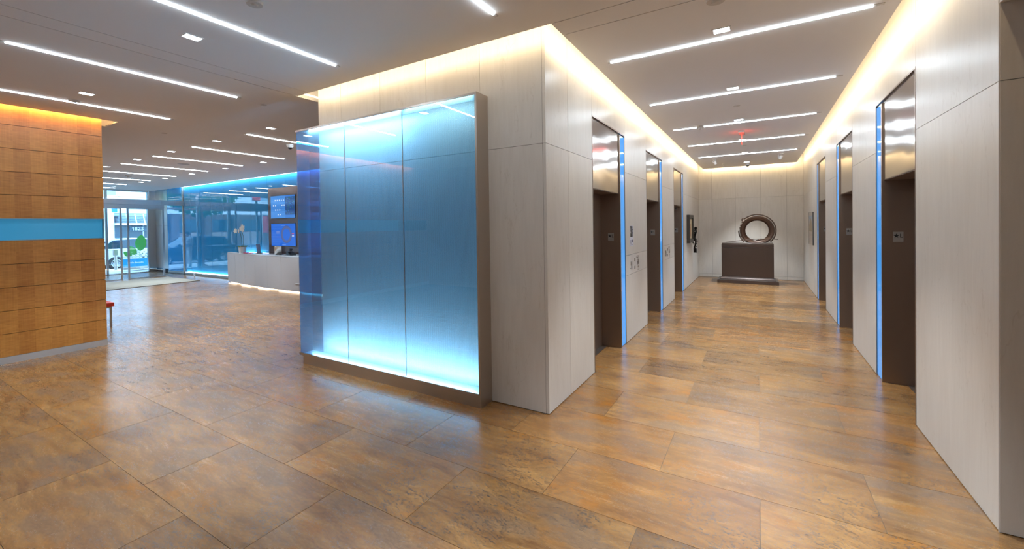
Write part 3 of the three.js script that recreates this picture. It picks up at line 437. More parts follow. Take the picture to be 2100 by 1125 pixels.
// ---------------------------------------------------------------- wall art and notices
function canvasTex(w, h, draw) { const c = document.createElement('canvas'); c.width = w; c.height = h; const g = c.getContext('2d'); draw(g, w, h); const t = new THREE.CanvasTexture(c); t.colorSpace = THREE.SRGBColorSpace; return t; }
const uvFill = (geo, axis) => { const p = geo.attributes.position; geo.computeBoundingBox(); const b = geo.boundingBox, uv = new Float32Array(p.count * 2); for (let i = 0; i < p.count; i++) { const a = axis === 'x+' ? (b.max.z - p.getZ(i)) / (b.max.z - b.min.z) : axis === 'x-' ? (p.getZ(i) - b.min.z) / (b.max.z - b.min.z) : (p.getX(i) - b.min.x) / (b.max.x - b.min.x); uv[2 * i] = a; uv[2 * i + 1] = (p.getY(i) - b.min.y) / (b.max.y - b.min.y); } geo.setAttribute('uv', new THREE.BufferAttribute(uv, 2)); return geo; };
{
  const t = thing('notice_sheet', 'white paper notice with dark photograph taped to stone wall', 'notice', [XL, 1.4, -6.44]);
  const tex = canvasTex(256, 340, (g, w, h) => { g.fillStyle = '#cfd0dc'; g.fillRect(0, 0, w, h); g.fillStyle = '#161616'; g.fillRect(8, 6, 180, 180); g.fillStyle = '#8d8d92'; g.beginPath(); g.ellipse(70, 60, 28, 40, 0.4, 0, 7); g.fill(); g.fillStyle = '#b9b9bd'; g.fillRect(40, 95, 50, 40); g.fillStyle = '#77776c'; g.fillRect(8, 120, 70, 66); g.fillStyle = '#3a3a55'; for (let i = 0; i < 6; i++) g.fillRect(196, 60 + i * 24, 44, 12); for (let i = 0; i < 5; i++) g.fillRect(14, 240 + i * 13, i === 4 ? 120 : 150 - (i % 2) * 30, 4); g.fillRect(170, 236, 62, 40); g.fillRect(14, 318, 200, 3); });
  mesh('paper', uvFill(box(0.0, 0.0015, 0.0, 0.306, -0.23, 0), 'x+'), std({ map: tex, roughness: 0.7 }), t);
}
{
  const t = thing('framed_picture', 'dark wooden framed picture hanging past the last elevator', 'picture', [XL, 1.19, -12.4]); const w = 0.85, h = 0.765, f = 0.085;
  mesh('frame', merge([rbox(0.0, 0.075, 0, f, -w, 0, 0.008), rbox(0, 0.075, h - f, h, -w, 0, 0.008), rbox(0, 0.075, f, h - f, -f, 0, 0.008), rbox(0, 0.075, f, h - f, -w, -w + f, 0.008)]), std({ color: lin(0.045, 0.035, 0.025), roughness: 0.4 }), t);
  mesh('slip', merge([box(0.0, 0.05, f, f + 0.03, -w + f, -f), box(0, 0.05, h - f - 0.03, h - f, -w + f, -f), box(0, 0.05, f, h - f, -f - 0.03, -f), box(0, 0.05, f, h - f, -w + f, -w + f + 0.03)]), std({ color: lin(0.12, 0.1, 0.075), metalness: 0.5, roughness: 0.4 }), t);
  const tex = canvasTex(256, 256, (g) => { g.fillStyle = '#d8c7a4'; g.fillRect(0, 0, 256, 256); g.fillStyle = '#c79f72'; g.fillRect(80, 60, 110, 170); g.fillStyle = '#b98a60'; g.fillRect(110, 110, 60, 110); });
  mesh('print', uvFill(box(0.03, 0.035, f + 0.03, h - f - 0.03, -w + f + 0.03, -f - 0.03), 'x+'), std({ map: tex, roughness: 0.4 }), t);
  const s = thing('scrap_figure', 'dark welded metal figure hanging beside the framed picture', 'sculpture', [XL + 0.085, 0.88, -13.34]), gs = []; seed = 91;
  for (let i = 0; i < 46; i++) { const y = rr(0.02, 0.66), w = 0.05 + 0.07 * Math.exp(-(((y - 0.28) / 0.16) ** 2)); const r = rr(0.012, 0.03); const g = i % 3 ? new THREE.TorusGeometry(r, 0.008, 6, 14) : new THREE.IcosahedronGeometry(r * 0.8, 1); gs.push(muv(g.rotateX(rr(0, 6)).rotateY(rr(0, 6)).translate(rr(-w, w) * 0.5, y, rr(-0.05, 0.05)))); }
  mesh('body', merge([...gs, tube([[0.02, 0.72, 0], [0.04, 0.6, 0.01], [0.0, 0.45, 0], [0.03, 0.3, 0.02], [-0.01, 0.12, 0], [0, 0, 0]], 0.022, 30, 8), box(-0.03, 0.05, 0, 0.12, -0.03, 0.03), muv(new THREE.IcosahedronGeometry(0.045, 1).translate(0.03, 0.7, 0))]), std({ color: lin(0.016, 0.012, 0.01), metalness: 0.6, roughness: 0.35 }), s);
  mesh('hook', box(-0.084, 0, 0.55, 0.565, -0.01, 0.01), M.steel, s);
}
{
  const t = thing('wall_plaque', 'grey framed plaque with picture and text past the last elevator', 'plaque', [XR, 1.16, -12.52]);
  const tex = canvasTex(256, 256, (g) => { g.fillStyle = '#b3a79c'; g.fillRect(0, 0, 256, 256); g.fillStyle = '#8f9fb0'; g.fillRect(10, 26, 236, 30); g.fillStyle = '#a8a6b0'; g.fillRect(10, 56, 236, 40); g.fillStyle = '#8d7a55'; g.beginPath(); g.moveTo(20, 152); g.lineTo(20, 100); g.lineTo(110, 40); g.lineTo(190, 70); g.lineTo(230, 152); g.fill(); g.fillStyle = '#97897f'; for (let i = 0; i < 6; i++) g.fillRect(20, 172 + i * 12, 200 - (i % 3) * 25, 3); });
  mesh('panel', uvFill(box(-0.02, -0.001, 0, 0.79, -0.88, 0), 'x-'), std({ map: tex, roughness: 0.35 }), t); mesh('edge', merge([box(-0.024, 0, 0, 0.79, 0, 0.012), box(-0.024, 0, 0, 0.79, -0.89, -0.88), box(-0.024, 0, 0.79, 0.794, -0.89, 0.012)]), std({ color: lin(0.1, 0.1, 0.1), metalness: 0.3, roughness: 0.4 }), t);
}

// ---------------------------------------------------------------- reception
{
  const d = thing('reception_desk', 'long pale reception desk with gently curved front', 'desk', [-12.4, 0, -7.2]); const ox = 12.4, oz = 7.2;
  const zf = (x) => -6.945 - 0.028 * Math.pow(Math.max(0, -11.2 - x), 2) * 0.95; const xa = -15.12, xb = -9.3, n = 30, pts = []; for (let i = 0; i <= n; i++) { const x = xa + (xb - xa) * i / n; pts.push([x + ox, -(zf(x) + oz)]); }
  const plan = (front, back, y0, y1) => { const s = [...pts.map(([a, b]) => [a, b - front]), [xb + ox, -(back + oz)], [xa + ox, -(back + oz)]]; return muv(new THREE.ExtrudeGeometry(new THREE.Shape(s.map((p) => new THREE.Vector2(...p))), { depth: y1 - y0, bevelEnabled: false }).rotateX(-Math.PI / 2).translate(0, y0, 0)); };
  // front boards, each its own piece
  const cuts = [-15.12, -14.4, -13.62, -12.9, -12.15, -11.42, -10.62, -9.3];
  for (let i = 0; i + 1 < cuts.length; i++) { const g = [], m = 8, P = []; for (let k = 0; k <= m; k++) { const x = cuts[i] + 0.002 + (cuts[i + 1] - cuts[i] - 0.004) * k / m; P.push([x + ox, -(zf(x) + oz)]); } const s = new THREE.Shape([...P, ...P.slice().reverse().map(([a, b]) => [a, b + 0.03])].map((p) => new THREE.Vector2(...p))); mesh('front_board', muv(new THREE.ExtrudeGeometry(s, { depth: 0.935, bevelEnabled: false }).rotateX(-Math.PI / 2).translate(0, 0.032, 0)), M.deskFace, d); }
  mesh('carcass', plan(-0.034, -7.42, 0.06, 0.965), M.dark, d); mesh('plinth', plan(-0.12, -7.4, 0, 0.06), M.white, d); mesh('counter_top', plan(0.004, -7.44, 0.968, 1.0), M.deskTop, d); mesh('end_board', box(xa + ox - 0.03, xa + ox, 0.032, 0.967, zf(xa) + oz, -7.42 + oz), M.deskFace, d);
  mesh('shelf_line', box(-10.75 + ox, -9.6 + ox, 0.24, 0.25, zf(-10.7) + oz + 0.001, zf(-10.7) + oz + 0.012), M.white, d);
  const PEACH = lin(1, 0.74, 0.5), seg = 5; const lampM = std({ color: lin(0.9, 0.9, 0.9), emissive: PEACH, emissiveIntensity: 3.2 });
  for (let i = 0; i < seg; i++) { const x0 = -14.95 + i * 1.1, x1 = x0 + 1.06, z0 = zf(x0), z1 = zf(x1); const g = box(-0.53, 0.53, 0.004, 0.024, -0.008, 0.008).rotateY(-Math.atan2(z1 - z0, x1 - x0)).translate((x0 + x1) / 2 + ox, 0, (z0 + z1) / 2 - 0.045 + oz); mesh('light_bar', g, lampM, d); area(1.0, 0.025, PEACH, 9, [(x0 + x1) / 2, 0.014, (z0 + z1) / 2 - 0.034], [(x0 + x1) / 2, -0.1, (z0 + z1) / 2 + 0.4]); }
  const c = thing('back_counter', 'low counter against the blue glass wall behind the desk', 'counter', [-12.3, 0, ZR + 0.2]); mesh('cabinet', box(-2.6, 2.6, 0, 0.9, -0.16, 0.06), M.deskFace, c); mesh('counter_top', box(-2.62, 2.62, 0.9, 0.93, -0.14, 0.08), M.deskTop, c);
  mesh('light_bar', box(-2.6, -1.4, 0.931, 0.945, -0.13, -0.11), M.lampIce, c); area(1.2, 0.02, ICE, 30, [-14.3, 0.955, ZR + 0.08], [-14.3, 1.4, ZR - 0.1]);
  const fl = thing('floor_light_bar', 'icy light bar along the foot of the blue glass wall', 'light', [-17.1, 0, ZR + 0.045]); for (let k = 0; k < 2; k++) mesh('light_bar', box(-2.2 + k * 2.2, -0.02 + k * 2.2, 0.095, 0.105, -0.015, 0.0), M.lampIce, fl); area(4.3, 0.02, ICE, 34, [-17.1, 0.112, ZR + 0.03], [-17.1, 0.6, ZR - 0.1]);
}
{ // panel with two screens
  const t = thing('screen_panel', 'brown gloss panel holding two wall screens behind the desk', 'panel', [-12.6, 1.0, ZR]); mesh('panel', rbox(-0.74, 0.9, -0.05, 2.035, 0.03, 0.12, 0.006), M.tvPanel, t); mesh('mount', box(-0.6, 0.8, 0, 1.9, 0.001, 0.03), M.dark, t);
  const scr = (label, y, draw) => { const s = thing('wall_screen', label, 'screen', [-12.53, y, ZR + 0.1205]); mesh('bezel', rbox(-0.655, 0.655, -0.018, 0.705, 0, 0.012, 0.003), M.black, s); const tex = canvasTex(512, 280, draw); mesh('display', uvFill(box(-0.635, 0.635, 0.0, 0.69, 0.0125, 0.0145), 'z'), std({ color: lin(0.02, 0.02, 0.02), emissive: lin(1, 1, 1), emissiveMap: tex, emissiveIntensity: 0.75, roughness: 0.12 }), s); area(1.25, 0.67, lin(0.15, 0.4, 1), 0.35, [-12.53, y + 0.345, ZR + 0.137], [-12.53, y + 0.345, ZR + 2]); };
  scr('upper wall screen showing a table beside a dark photograph', 2.082, (g) => { g.fillStyle = '#2e78d2'; g.fillRect(0, 0, 512, 280); g.fillStyle = '#3f8ae0'; g.fillRect(0, 0, 310, 280); g.fillStyle = '#0d3f86'; g.fillRect(312, 18, 200, 225); seed = 5; for (let i = 0; i < 150; i++) { g.fillStyle = ['#1b5a74', '#0a2c66', '#2f7fd0', '#114a8c', '#2b6a5a'][i % 5]; g.fillRect(rr(312, 500), rr(18, 235), rr(4, 16), rr(4, 14)); } g.fillStyle = '#dbe9fa'; for (const [x, y, n] of [[90, 48, 5], [50, 112, 2], [235, 112, 2], [95, 170, 3], [150, 228, 2]]) for (let i = 0; i < n; i++) g.fillRect(x + i * 45, y, 20, 16); g.fillStyle = '#1d5fb8'; for (let i = 0; i < 9; i++) g.fillRect(200, 20 + i * 28, 105, 3); });
  scr('lower wall screen showing a grey ring on blue', 1.215, (g) => { g.fillStyle = '#1166dd'; g.fillRect(0, 0, 512, 280); g.strokeStyle = '#52619a'; g.lineWidth = 30; g.beginPath(); g.ellipse(325, 135, 92, 88, 0, 0, 7); g.stroke(); g.strokeStyle = '#3f4f8a'; g.lineWidth = 6; g.beginPath(); g.ellipse(325, 135, 110, 105, 0, 0, 7); g.stroke(); g.fillStyle = '#7f8ecb'; for (let i = 0; i < 4; i++) g.fillRect(110, 95 + i * 8, 70, 4); g.fillStyle = '#9a5fae'; g.fillRect(110, 165, 75, 4); g.fillStyle = '#c04f7c'; g.fillRect(440, 120, 40, 12); g.fillStyle = '#d9e4ff'; g.fillRect(440, 148, 40, 12); g.fillStyle = '#4f8bea'; for (let i = 0; i < 7; i++) g.fillRect(20, 25 + i * 34, 180, 2); g.fillStyle = '#6f9df0'; g.fillRect(210, 18, 90, 8); g.fillRect(230, 262, 80, 8); });
}
{ // orchid and desk things; the counter top lies at 1.0
  const o = thing('potted_orchid', 'white orchid in a square white pot on the reception desk', 'plant', [-14.05, 1.0005, -7.27]); o.scale.setScalar(1.15);
  mesh('pot', muv(new THREE.CylinderGeometry(0.105, 0.085, 0.17, 4, 1).rotateY(Math.PI / 4).translate(0, 0.085, 0)), M.white, o); mesh('soil', box(-0.06, 0.06, 0.165, 0.175, -0.06, 0.06), M.darkLeaf, o);
  const lf = (L, w) => { const s = new THREE.Shape(); s.moveTo(0, 0); s.bezierCurveTo(L * 0.3, w, L * 0.8, w, L, 0); s.bezierCurveTo(L * 0.8, -w, L * 0.3, -w, 0, 0); const g = new THREE.ExtrudeGeometry(s, { depth: 0.003, bevelEnabled: false, curveSegments: 8 }).rotateX(-Math.PI / 2); const p = g.attributes.position; for (let i = 0; i < p.count; i++) { const x = p.getX(i) / L; p.setY(i, p.getY(i) + 0.1 * x - 0.11 * x * x); } g.computeVertexNormals(); return muv(g); };
  for (const [a, L] of [[0, 0.24], [0.7, 0.2], [2.4, 0.2], [3.1, 0.25], [4.2, 0.18], [5.4, 0.2]]) mesh('leaf', lf(L, 0.05).rotateY(a).translate(0, 0.17, 0), M.darkLeaf, o);
  const st = [[[0.0, 0.17, 0], [-0.02, 0.4, 0.01], [-0.06, 0.55, 0.02], [-0.17, 0.62, 0.03], [-0.27, 0.6, 0.03]], [[0.05, 0.17, 0], [0.07, 0.42, 0.0], [0.05, 0.6, 0.02], [0.1, 0.72, 0.03], [0.16, 0.7, 0.03]]];
  for (const s of st) mesh('stem', tube(s, 0.005, 20, 6), M.darkLeaf, o);
  const pet = (r) => muv(new THREE.SphereGeometry(r, 10, 6).scale(0.62, 1, 0.14).translate(0, r * 0.9, 0));
  for (const [x, y, z] of [[-0.27, 0.6, 0.05], [-0.21, 0.625, 0.06], [-0.15, 0.6, 0.07], [-0.1, 0.63, 0.05], [-0.04, 0.6, 0.07], [0.02, 0.66, 0.06], [0.06, 0.72, 0.05], [0.11, 0.67, 0.07], [0.15, 0.71, 0.05], [0.16, 0.63, 0.06], [0.1, 0.74, 0.04]]) { const f = []; for (let k = 0; k < 5; k++) f.push(pet(0.034).rotateZ(k * Math.PI * 0.4 + 0.3)); f.push(muv(new THREE.SphereGeometry(0.012, 8, 6))); mesh('flower', merge(f).rotateY(rr(-0.7, 0.9)).translate(x, y, z), M.petal, o); }
  const p = thing('paper_garland', 'crumpled red paper strip on the reception desk', 'decoration', [-13.5, 1.0005, -7.17]); const gs = []; for (let i = 0; i < 12; i++) gs.push(muv(new THREE.IcosahedronGeometry(rr(0.014, 0.024), 1).scale(2, 0.6, 1).rotateY(rr(0, 3)).translate(-0.2 + i * 0.037, 0.012, rr(-0.03, 0.03)))); mesh('paper', merge(gs), std({ color: lin(0.5, 0.02, 0.06), roughness: 0.6 }), p);
  const tab = thing('card_display', 'upright dark card display on the reception desk beside the orchid', 'display', [-13.2, 1.0005, -7.33]); mesh('board', rbox(-0.06, 0.06, 0.012, 0.29, -0.008, 0.008, 0.003).rotateX(-0.2).rotateY(1.55), std({ color: lin(0.14, 0.17, 0.22), roughness: 0.3 }), tab); mesh('foot', rbox(-0.09, 0.09, 0, 0.012, -0.06, 0.06, 0.003).rotateY(0.9), M.black, tab);
  const tb = thing('tablet_stand', 'tilted tablet on a thin stand before the screen panel', 'tablet', [-11.75, 1.0005, -7.1]); mesh('base', rbox(-0.1, 0.12, 0, 0.012, -0.06, 0.06, 0.003), M.black, tb); mesh('tablet', rbox(-0.006, 0.006, 0.01, 0.26, -0.09, 0.09, 0.003).rotateZ(-0.38).rotateY(-0.55).translate(-0.05, 0.0, 0), M.steel, tb);
  const ph = thing('desk_phone', 'black desk phone on the reception desk', 'phone', [-11.2, 1.0005, -7.12]); mesh('body', muv(extr([[-0.1, 0], [0.1, 0], [0.1, 0.02], [-0.06, 0.1], [-0.1, 0.1]], 0.17, 0.003).translate(0, 0, -0.085)), M.black, ph); mesh('handset', rbox(-0.09, 0.07, 0.085, 0.12, 0.04, 0.085, 0.01), M.black, ph); mesh('screen', box(-0.1, -0.06, 0.11, 0.17, -0.06, 0.02).rotateZ(-0.2), M.black, ph);
}
{ // mat and bench
  const m = thing('entrance_mat', 'beige woven entrance mat before the sliding doors', 'mat', [-17.65, 0, -5.3]); mesh('carpet', rbox(-1.2, 1.2, 0.001, 0.014, -1.75, 3.2, 0.004), M.mat, m); mesh('border', merge([box(1.2, 1.225, 0.001, 0.012, -1.775, 3.2), box(-1.225, -1.2, 0.001, 0.012, -1.775, 3.2), box(-1.2, 1.2, 0.001, 0.012, -1.775, -1.75)]), M.rubber, m);
  const b = thing('bench', 'red upholstered bench on steel legs behind the veneer wall', 'bench', [-10.45, 0, -2.0]); mesh('seat', rbox(-0.4, 0.4, 0.375, 0.445, -0.92, 0.9, 0.012, 3), M.red, b);
  mesh('rail', merge([box(-0.37, 0.37, 0.345, 0.374, -0.89, -0.86), box(-0.37, 0.37, 0.345, 0.374, 0.85, 0.88), box(-0.37, -0.34, 0.345, 0.374, -0.86, 0.85), box(0.34, 0.37, 0.345, 0.374, -0.86, 0.85)]), M.steel, b);
  for (const [x, z] of [[-0.355, -0.875], [0.355, -0.875], [-0.355, 0.865], [0.355, 0.865]]) mesh('leg', box(x - 0.015, x + 0.015, 0, 0.345, z - 0.015, z + 0.015), M.steel, b);
}
{ // little steel floor pegs along the glass wall foot
  for (const [x, l] of [[-15.6, 'short white floor peg beside the reception desk end'], [-18.2, 'short white floor peg along the blue glass wall']]) { const t = thing('floor_peg', l, 'peg', [x, 0, ZR + 0.2]); mesh('shaft', cyl(0.02, 0.025, 0.09, 0, 0.045, 0, 14), M.white, t); mesh('knob', muv(new THREE.SphereGeometry(0.024, 14, 10).translate(0, 0.1, 0)), M.white, t); }
}

// ---------------------------------------------------------------- the street
{
  const g = struct('pavement', 'pale concrete pavement outside the doors', 'pavement'); mesh('slab', box(-25.9, XO - 0.02, -0.2, -0.012, -40, 30), M.concrete, g);
  const r = struct('road', 'grey asphalt street', 'road'); mesh('surface', box(-35.0, -25.9, -0.3, -0.13, -40, 30), M.asphalt, r); const f = struct('far_pavement', 'pale pavement across the street', 'pavement'); mesh('slab', box(-36.5, -35.0, -0.3, -0.03, -40, 30), M.concrete, f);
  // office building across the street
  const b = thing('office_building', 'white panelled office building with balcony louvres and storefront number', 'building', [-36, -0.03, -8]), z = (v) => v + 8, pan = std({ color: lin(0.78, 0.8, 0.82), roughness: 0.55 }), gl = phy({ color: lin(0.03, 0.06, 0.08), roughness: 0.05 }), slat = std({ color: lin(0.5, 0.6, 0.66), roughness: 0.5 });
  mesh('mass', box(-6, -0.5, 0, 12, z(-30), z(22)), std({ color: lin(0.45, 0.47, 0.5), roughness: 0.8 }), b);
  for (let i = 0; i < 26; i++) for (let k = 0; k < 4; k++) { const z0 = -28 + i * 1.9, y0 = 3.0 + k * 1.12; if (k === 1 && i % 2 === 1 && z0 > -24) { const w = mesh('window', box(-0.5, -0.44, y0, y0 + 1.1, z(z0), z(z0 + 1.88)), M.steel, b); mesh('pane', box(-0.45, -0.42, y0 + 0.08, y0 + 1.02, z(z0 + 0.1), z(z0 + 1.78)), phy({ color: lin(0.35, 0.45, 0.52), roughness: 0.08 }), w); } else mesh('wall_panel', box(-0.5, -0.4, y0, y0 + 1.105, z(z0), z(z0 + 1.885)), pan, b); }
  mesh('pier', box(-0.5, 0, 0, 3.0, z(-9.2), z(-10.56)), pan, b); mesh('blue_panel', box(-0.5, -0.35, 3.06, 3.36, z(-10.56), z(-10.84)), std({ color: lin(0.02, 0.2, 0.7), roughness: 0.4 }), b);
  mesh('canopy', box(-0.5, 0.35, 2.19, 2.33, z(-26), z(-10.58)), pan, b);
  for (let k = 0; k < 7; k++) mesh('louvre', box(-0.45, -0.25, 2.4 + k * 0.075, 2.425 + k * 0.075, z(-26), z(-10.6)), slat, b);
  for (let k = 0; k < 14; k++) mesh('rib', muv(extr([[0.3, 2.33], [0.36, 2.33], [0.05, 2.95], [-0.02, 2.95]], 0.05).translate(0, 0, z(-11.2 - k * 0.46))), M.white, b);
  mesh('vent', merge([0, 1, 2, 3, 4].map((k) => box(-0.3, 0.05, 2.4 + k * 0.09, 2.45 + k * 0.09, z(-10.57), z(-10.76)))), M.black, b);
  for (let k = 0; k < 9; k++) { const z0 = -10.58 - k * 1.6; const w = mesh('storefront', box(-0.5, -0.3, 0, 2.18, z(z0 - 0.06), z(z0)), pan, b); mesh('pane', box(-0.45, -0.4, 0.3, 2.12, z(z0 - 1.6), z(z0 - 0.06)), gl, w); mesh('sill', box(-0.5, -0.3, 0, 0.3, z(z0 - 1.6), z(z0 - 0.06)), pan, w); }
  mesh('number_lettering', text('1823', 0.22, 0.03).rotateY(Math.PI / 2).translate(-0.2, 1.94, z(-11.85)), M.white, b); mesh('number_board', box(-0.38, -0.22, 1.78, 2.1, z(-11.42), z(-12.5)), std({ color: lin(0.04, 0.09, 0.13), roughness: 0.3 }), b);
  const brown = std({ color: lin(0.16, 0.09, 0.07), roughness: 0.6 }), pinkish = phy({ color: lin(0.4, 0.28, 0.24), roughness: 0.15 });
  for (let k = 0; k < 8; k++) { const z0 = -8.6 + k * 2.2; mesh('pier', box(-0.5, 0.1, 0, 3.0, z(z0), z(z0 + 0.5)), brown, b); const w = mesh('shop_window', box(-0.5, -0.3, 0.4, 3.0, z(z0 + 0.5), z(z0 + 2.2)), brown, b); mesh('pane', box(-0.3, -0.26, 0.5, 1.6, z(z0 + 0.55), z(z0 + 1.3)), pinkish, w); mesh('pane', box(-0.3, -0.26, 0.5, 1.6, z(z0 + 1.36), z(z0 + 2.15)), pinkish, w); mesh('pane', box(-0.3, -0.26, 1.66, 2.6, z(z0 + 0.55), z(z0 + 2.15)), gl, w); }
  const bn = thing('shop_banner', 'red vertical banner on a pole across the street', 'banner', [-33, -0.13, 2.9]); mesh('pole', cyl(0.04, 0.04, 3, 0, 1.5, 0, 12), M.steel, bn); mesh('cloth', box(-0.02, 0.02, 1.6, 2.9, 0.06, 0.5), M.red, bn);
}
{ // planter with the sign panel and big leaves
  const p = thing('planter_fence', 'blue cafe sign panel in a white rail frame with plants', 'planter', [-23.75, -0.012, -7.66]);
  mesh('frame', merge([box(-0.02, 0.02, 0.6, 0.64, -1.5, 0.5), box(-0.02, 0.02, 0.14, 0.18, -1.5, 0.5), box(-0.02, 0.02, 0.53, 0.56, -1.5, 0.5), box(-0.02, 0.02, 0, 0.66, 0.46, 0.5), box(-0.02, 0.02, 0, 0.66, -0.52, -0.48), box(-0.02, 0.02, 0, 0.66, -1.5, -1.46)]), M.white, p);
  mesh('sign_panel', box(-0.012, 0.012, 0.18, 0.53, -1.46, 0.46), std({ color: lin(0.01, 0.38, 0.72), roughness: 0.5 }), p);
  const tx = canvasTex(512, 278, (g) => { g.fillStyle = '#10a0e4'; g.fillRect(0, 0, 512, 278); g.fillStyle = '#ffffff'; g.font = 'italic bold 82px serif'; g.textAlign = 'center'; g.fillText('Little Sesame', 256, 165); });
  mesh('sign_print', uvFill(box(0.0125, 0.0135, 0.2, 0.51, -0.29, 0.28), 'x+'), std({ map: tx, roughness: 0.5 }), p);
  mesh('trough', box(-0.35, -0.05, 0.05, 0.55, -1.45, 0.4), M.frame, p);
  seed = 31; const big = (L, w) => { const s = new THREE.Shape(); s.moveTo(0, 0); s.bezierCurveTo(w * 1.2, L * 0.2, w, L * 0.8, 0, L); s.bezierCurveTo(-w, L * 0.8, -w * 1.2, L * 0.2, 0, 0); const g = new THREE.ExtrudeGeometry(s, { depth: 0.004, bevelEnabled: false, curveSegments: 10 }); const q = g.attributes.position; for (let i = 0; i < q.count; i++) { const t = q.getY(i) / L; q.setZ(i, q.getZ(i) + 0.25 * L * t * t + 0.3 * Math.abs(q.getX(i))); } g.computeVertexNormals(); return muv(g); };
  for (const [zz, y, L, w, ry, rz] of [[-0.25, 0.85, 0.75, 0.24, 1.2, -0.1], [-0.1, 0.7, 0.5, 0.18, 1.6, 0.7], [-0.55, 0.75, 0.5, 0.2, 1.4, -0.6], [-0.95, 0.65, 0.5, 0.16, 1.5, -0.8], [-0.75, 0.85, 0.45, 0.18, 1.9, 0.2], [0.05, 0.6, 0.4, 0.13, 1.5, 0.9]]) { mesh('leaf', big(L, w).rotateZ(rz).rotateY(ry).translate(-0.2, y, zz), M.leaf, p); mesh('stalk', tube([[-0.2, 0.5, zz * 0.9], [-0.2, y + 0.05, zz]], 0.012, 4, 6), M.leaf, p); }
  const fl = []; for (let i = 0; i < 46; i++) fl.push(muv(new THREE.IcosahedronGeometry(rr(0.025, 0.05), 1).scale(1, 0.8, 1).translate(-0.2 + rr(-0.12, 0.12), rr(0.58, 0.92), rr(-1.3, 0.1)))); mesh('blossoms', merge(fl.slice(0, 22)), M.petal, p); mesh('ground_foliage', merge(fl.slice(22)), M.darkLeaf, p);
  const bo = thing('bollard', 'grey parking meter post beside the white car', 'post', [-24.9, -0.012, -7.32]); mesh('post', cyl(0.05, 0.06, 0.7, 0, 0.35, 0, 16), M.frame, bo); mesh('head', rbox(-0.08, 0.08, 0.66, 0.95, -0.08, 0.08, 0.03, 3), M.frame, bo);
}
function car(name, label, x, zRear, paint, dir) {   // side profile along local x, length 4.5, rear axle near the origin end
  const c = thing(name, label, 'car', [x, -0.13, zRear]); c.rotation.y = dir > 0 ? Math.PI / 2 : -Math.PI / 2; const wd = 0.86;
  const arch = (cx) => { const a = []; for (let i = 0; i <= 12; i++) { const t = Math.PI - i / 12 * Math.PI; a.push([cx + 0.37 * Math.cos(t), 0.32 + 0.37 * Math.sin(t)]); } return a; };
  const low = [[0.0, 0.34], [0.42, 0.3], ...arch(0.82), [1.25, 0.26], [3.2, 0.26], ...arch(3.62), [4.05, 0.3], [4.5, 0.36], [4.55, 0.6], [4.45, 0.78], [3.3, 0.96], [0.25, 1.0], [0.02, 0.92], [-0.04, 0.6]];
  const ext = (pts, d, bev) => muv(extr(pts, d, bev).translate(0, 0, -d / 2));
  mesh('body', ext(low, wd * 2 - 0.08, 0.04), paint, c);
  mesh('cabin_glass', ext([[0.16, 0.99], [3.22, 0.97], [2.45, 1.42], [1.5, 1.46], [0.75, 1.42]], 1.42, 0.03), M.carGlass, c);
  mesh('roof', ext([[0.62, 1.4], [1.5, 1.455], [2.5, 1.41], [2.42, 1.47], [1.5, 1.52], [0.7, 1.47]], 1.4, 0.03), paint, c);
  const bar = (a, b) => tube([[a[0], a[1], 0.72], [b[0], b[1], 0.70]], 0.035, 4, 6), pil = []; for (const [a, b] of [[[3.2, 0.98], [2.44, 1.44]], [[1.75, 0.98], [1.7, 1.46]], [[0.2, 0.98], [0.7, 1.44]]]) { const p = bar(a, b); pil.push(p, p.clone().scale(1, 1, -1)); } mesh('pillars', merge(pil), paint, c);
  for (const cx of [0.82, 3.62]) for (const sz of [-1, 1]) { const w = mesh('wheel', muv(new THREE.TorusGeometry(0.245, 0.085, 12, 32).scale(1, 1, 1.15).translate(cx, 0.33, sz * 0.76)), M.rubber, c); const sp = [muv(new THREE.TorusGeometry(0.185, 0.018, 8, 30).translate(cx, 0.33, sz * 0.83)), cyl(0.04, 0.04, 0.04, 0, 0, 0, 14).rotateX(Math.PI / 2).translate(cx, 0.33, sz * 0.82)]; for (let k = 0; k < 10; k++) sp.push(box(-0.011, 0.011, 0.03, 0.18, -0.012, 0.012).rotateZ(k * Math.PI / 5).translate(cx, 0.33, sz * 0.825)); mesh('rim', merge(sp), M.alloy, w); }
  mesh('trim', merge([rbox(0.5, 3.1, 0.97, 1.0, 0.84, 0.87, 0.005), rbox(0.5, 3.1, 0.97, 1.0, -0.87, -0.84, 0.005)]), M.alloy, c); for (const sz of [-1, 1]) mesh('mirror', rbox(2.85, 3.02, 0.98, 1.1, sz * 0.88, sz * 1.02, 0.02), paint, c); mesh('tail_lamp', merge([rbox(-0.05, 0.06, 0.72, 0.88, 0.5, 0.86, 0.02), rbox(-0.05, 0.06, 0.72, 0.88, -0.86, -0.5, 0.02)]), M.red, c);
  return c;
}
car('parked_car', 'white car parked at the kerb outside the doors', -27.35, -7.0, M.carWhite, 1);
car('parked_car', 'dark car parked behind the white car, mirrored in the blue wall', -27.35, -2.2, M.carDark, 1);
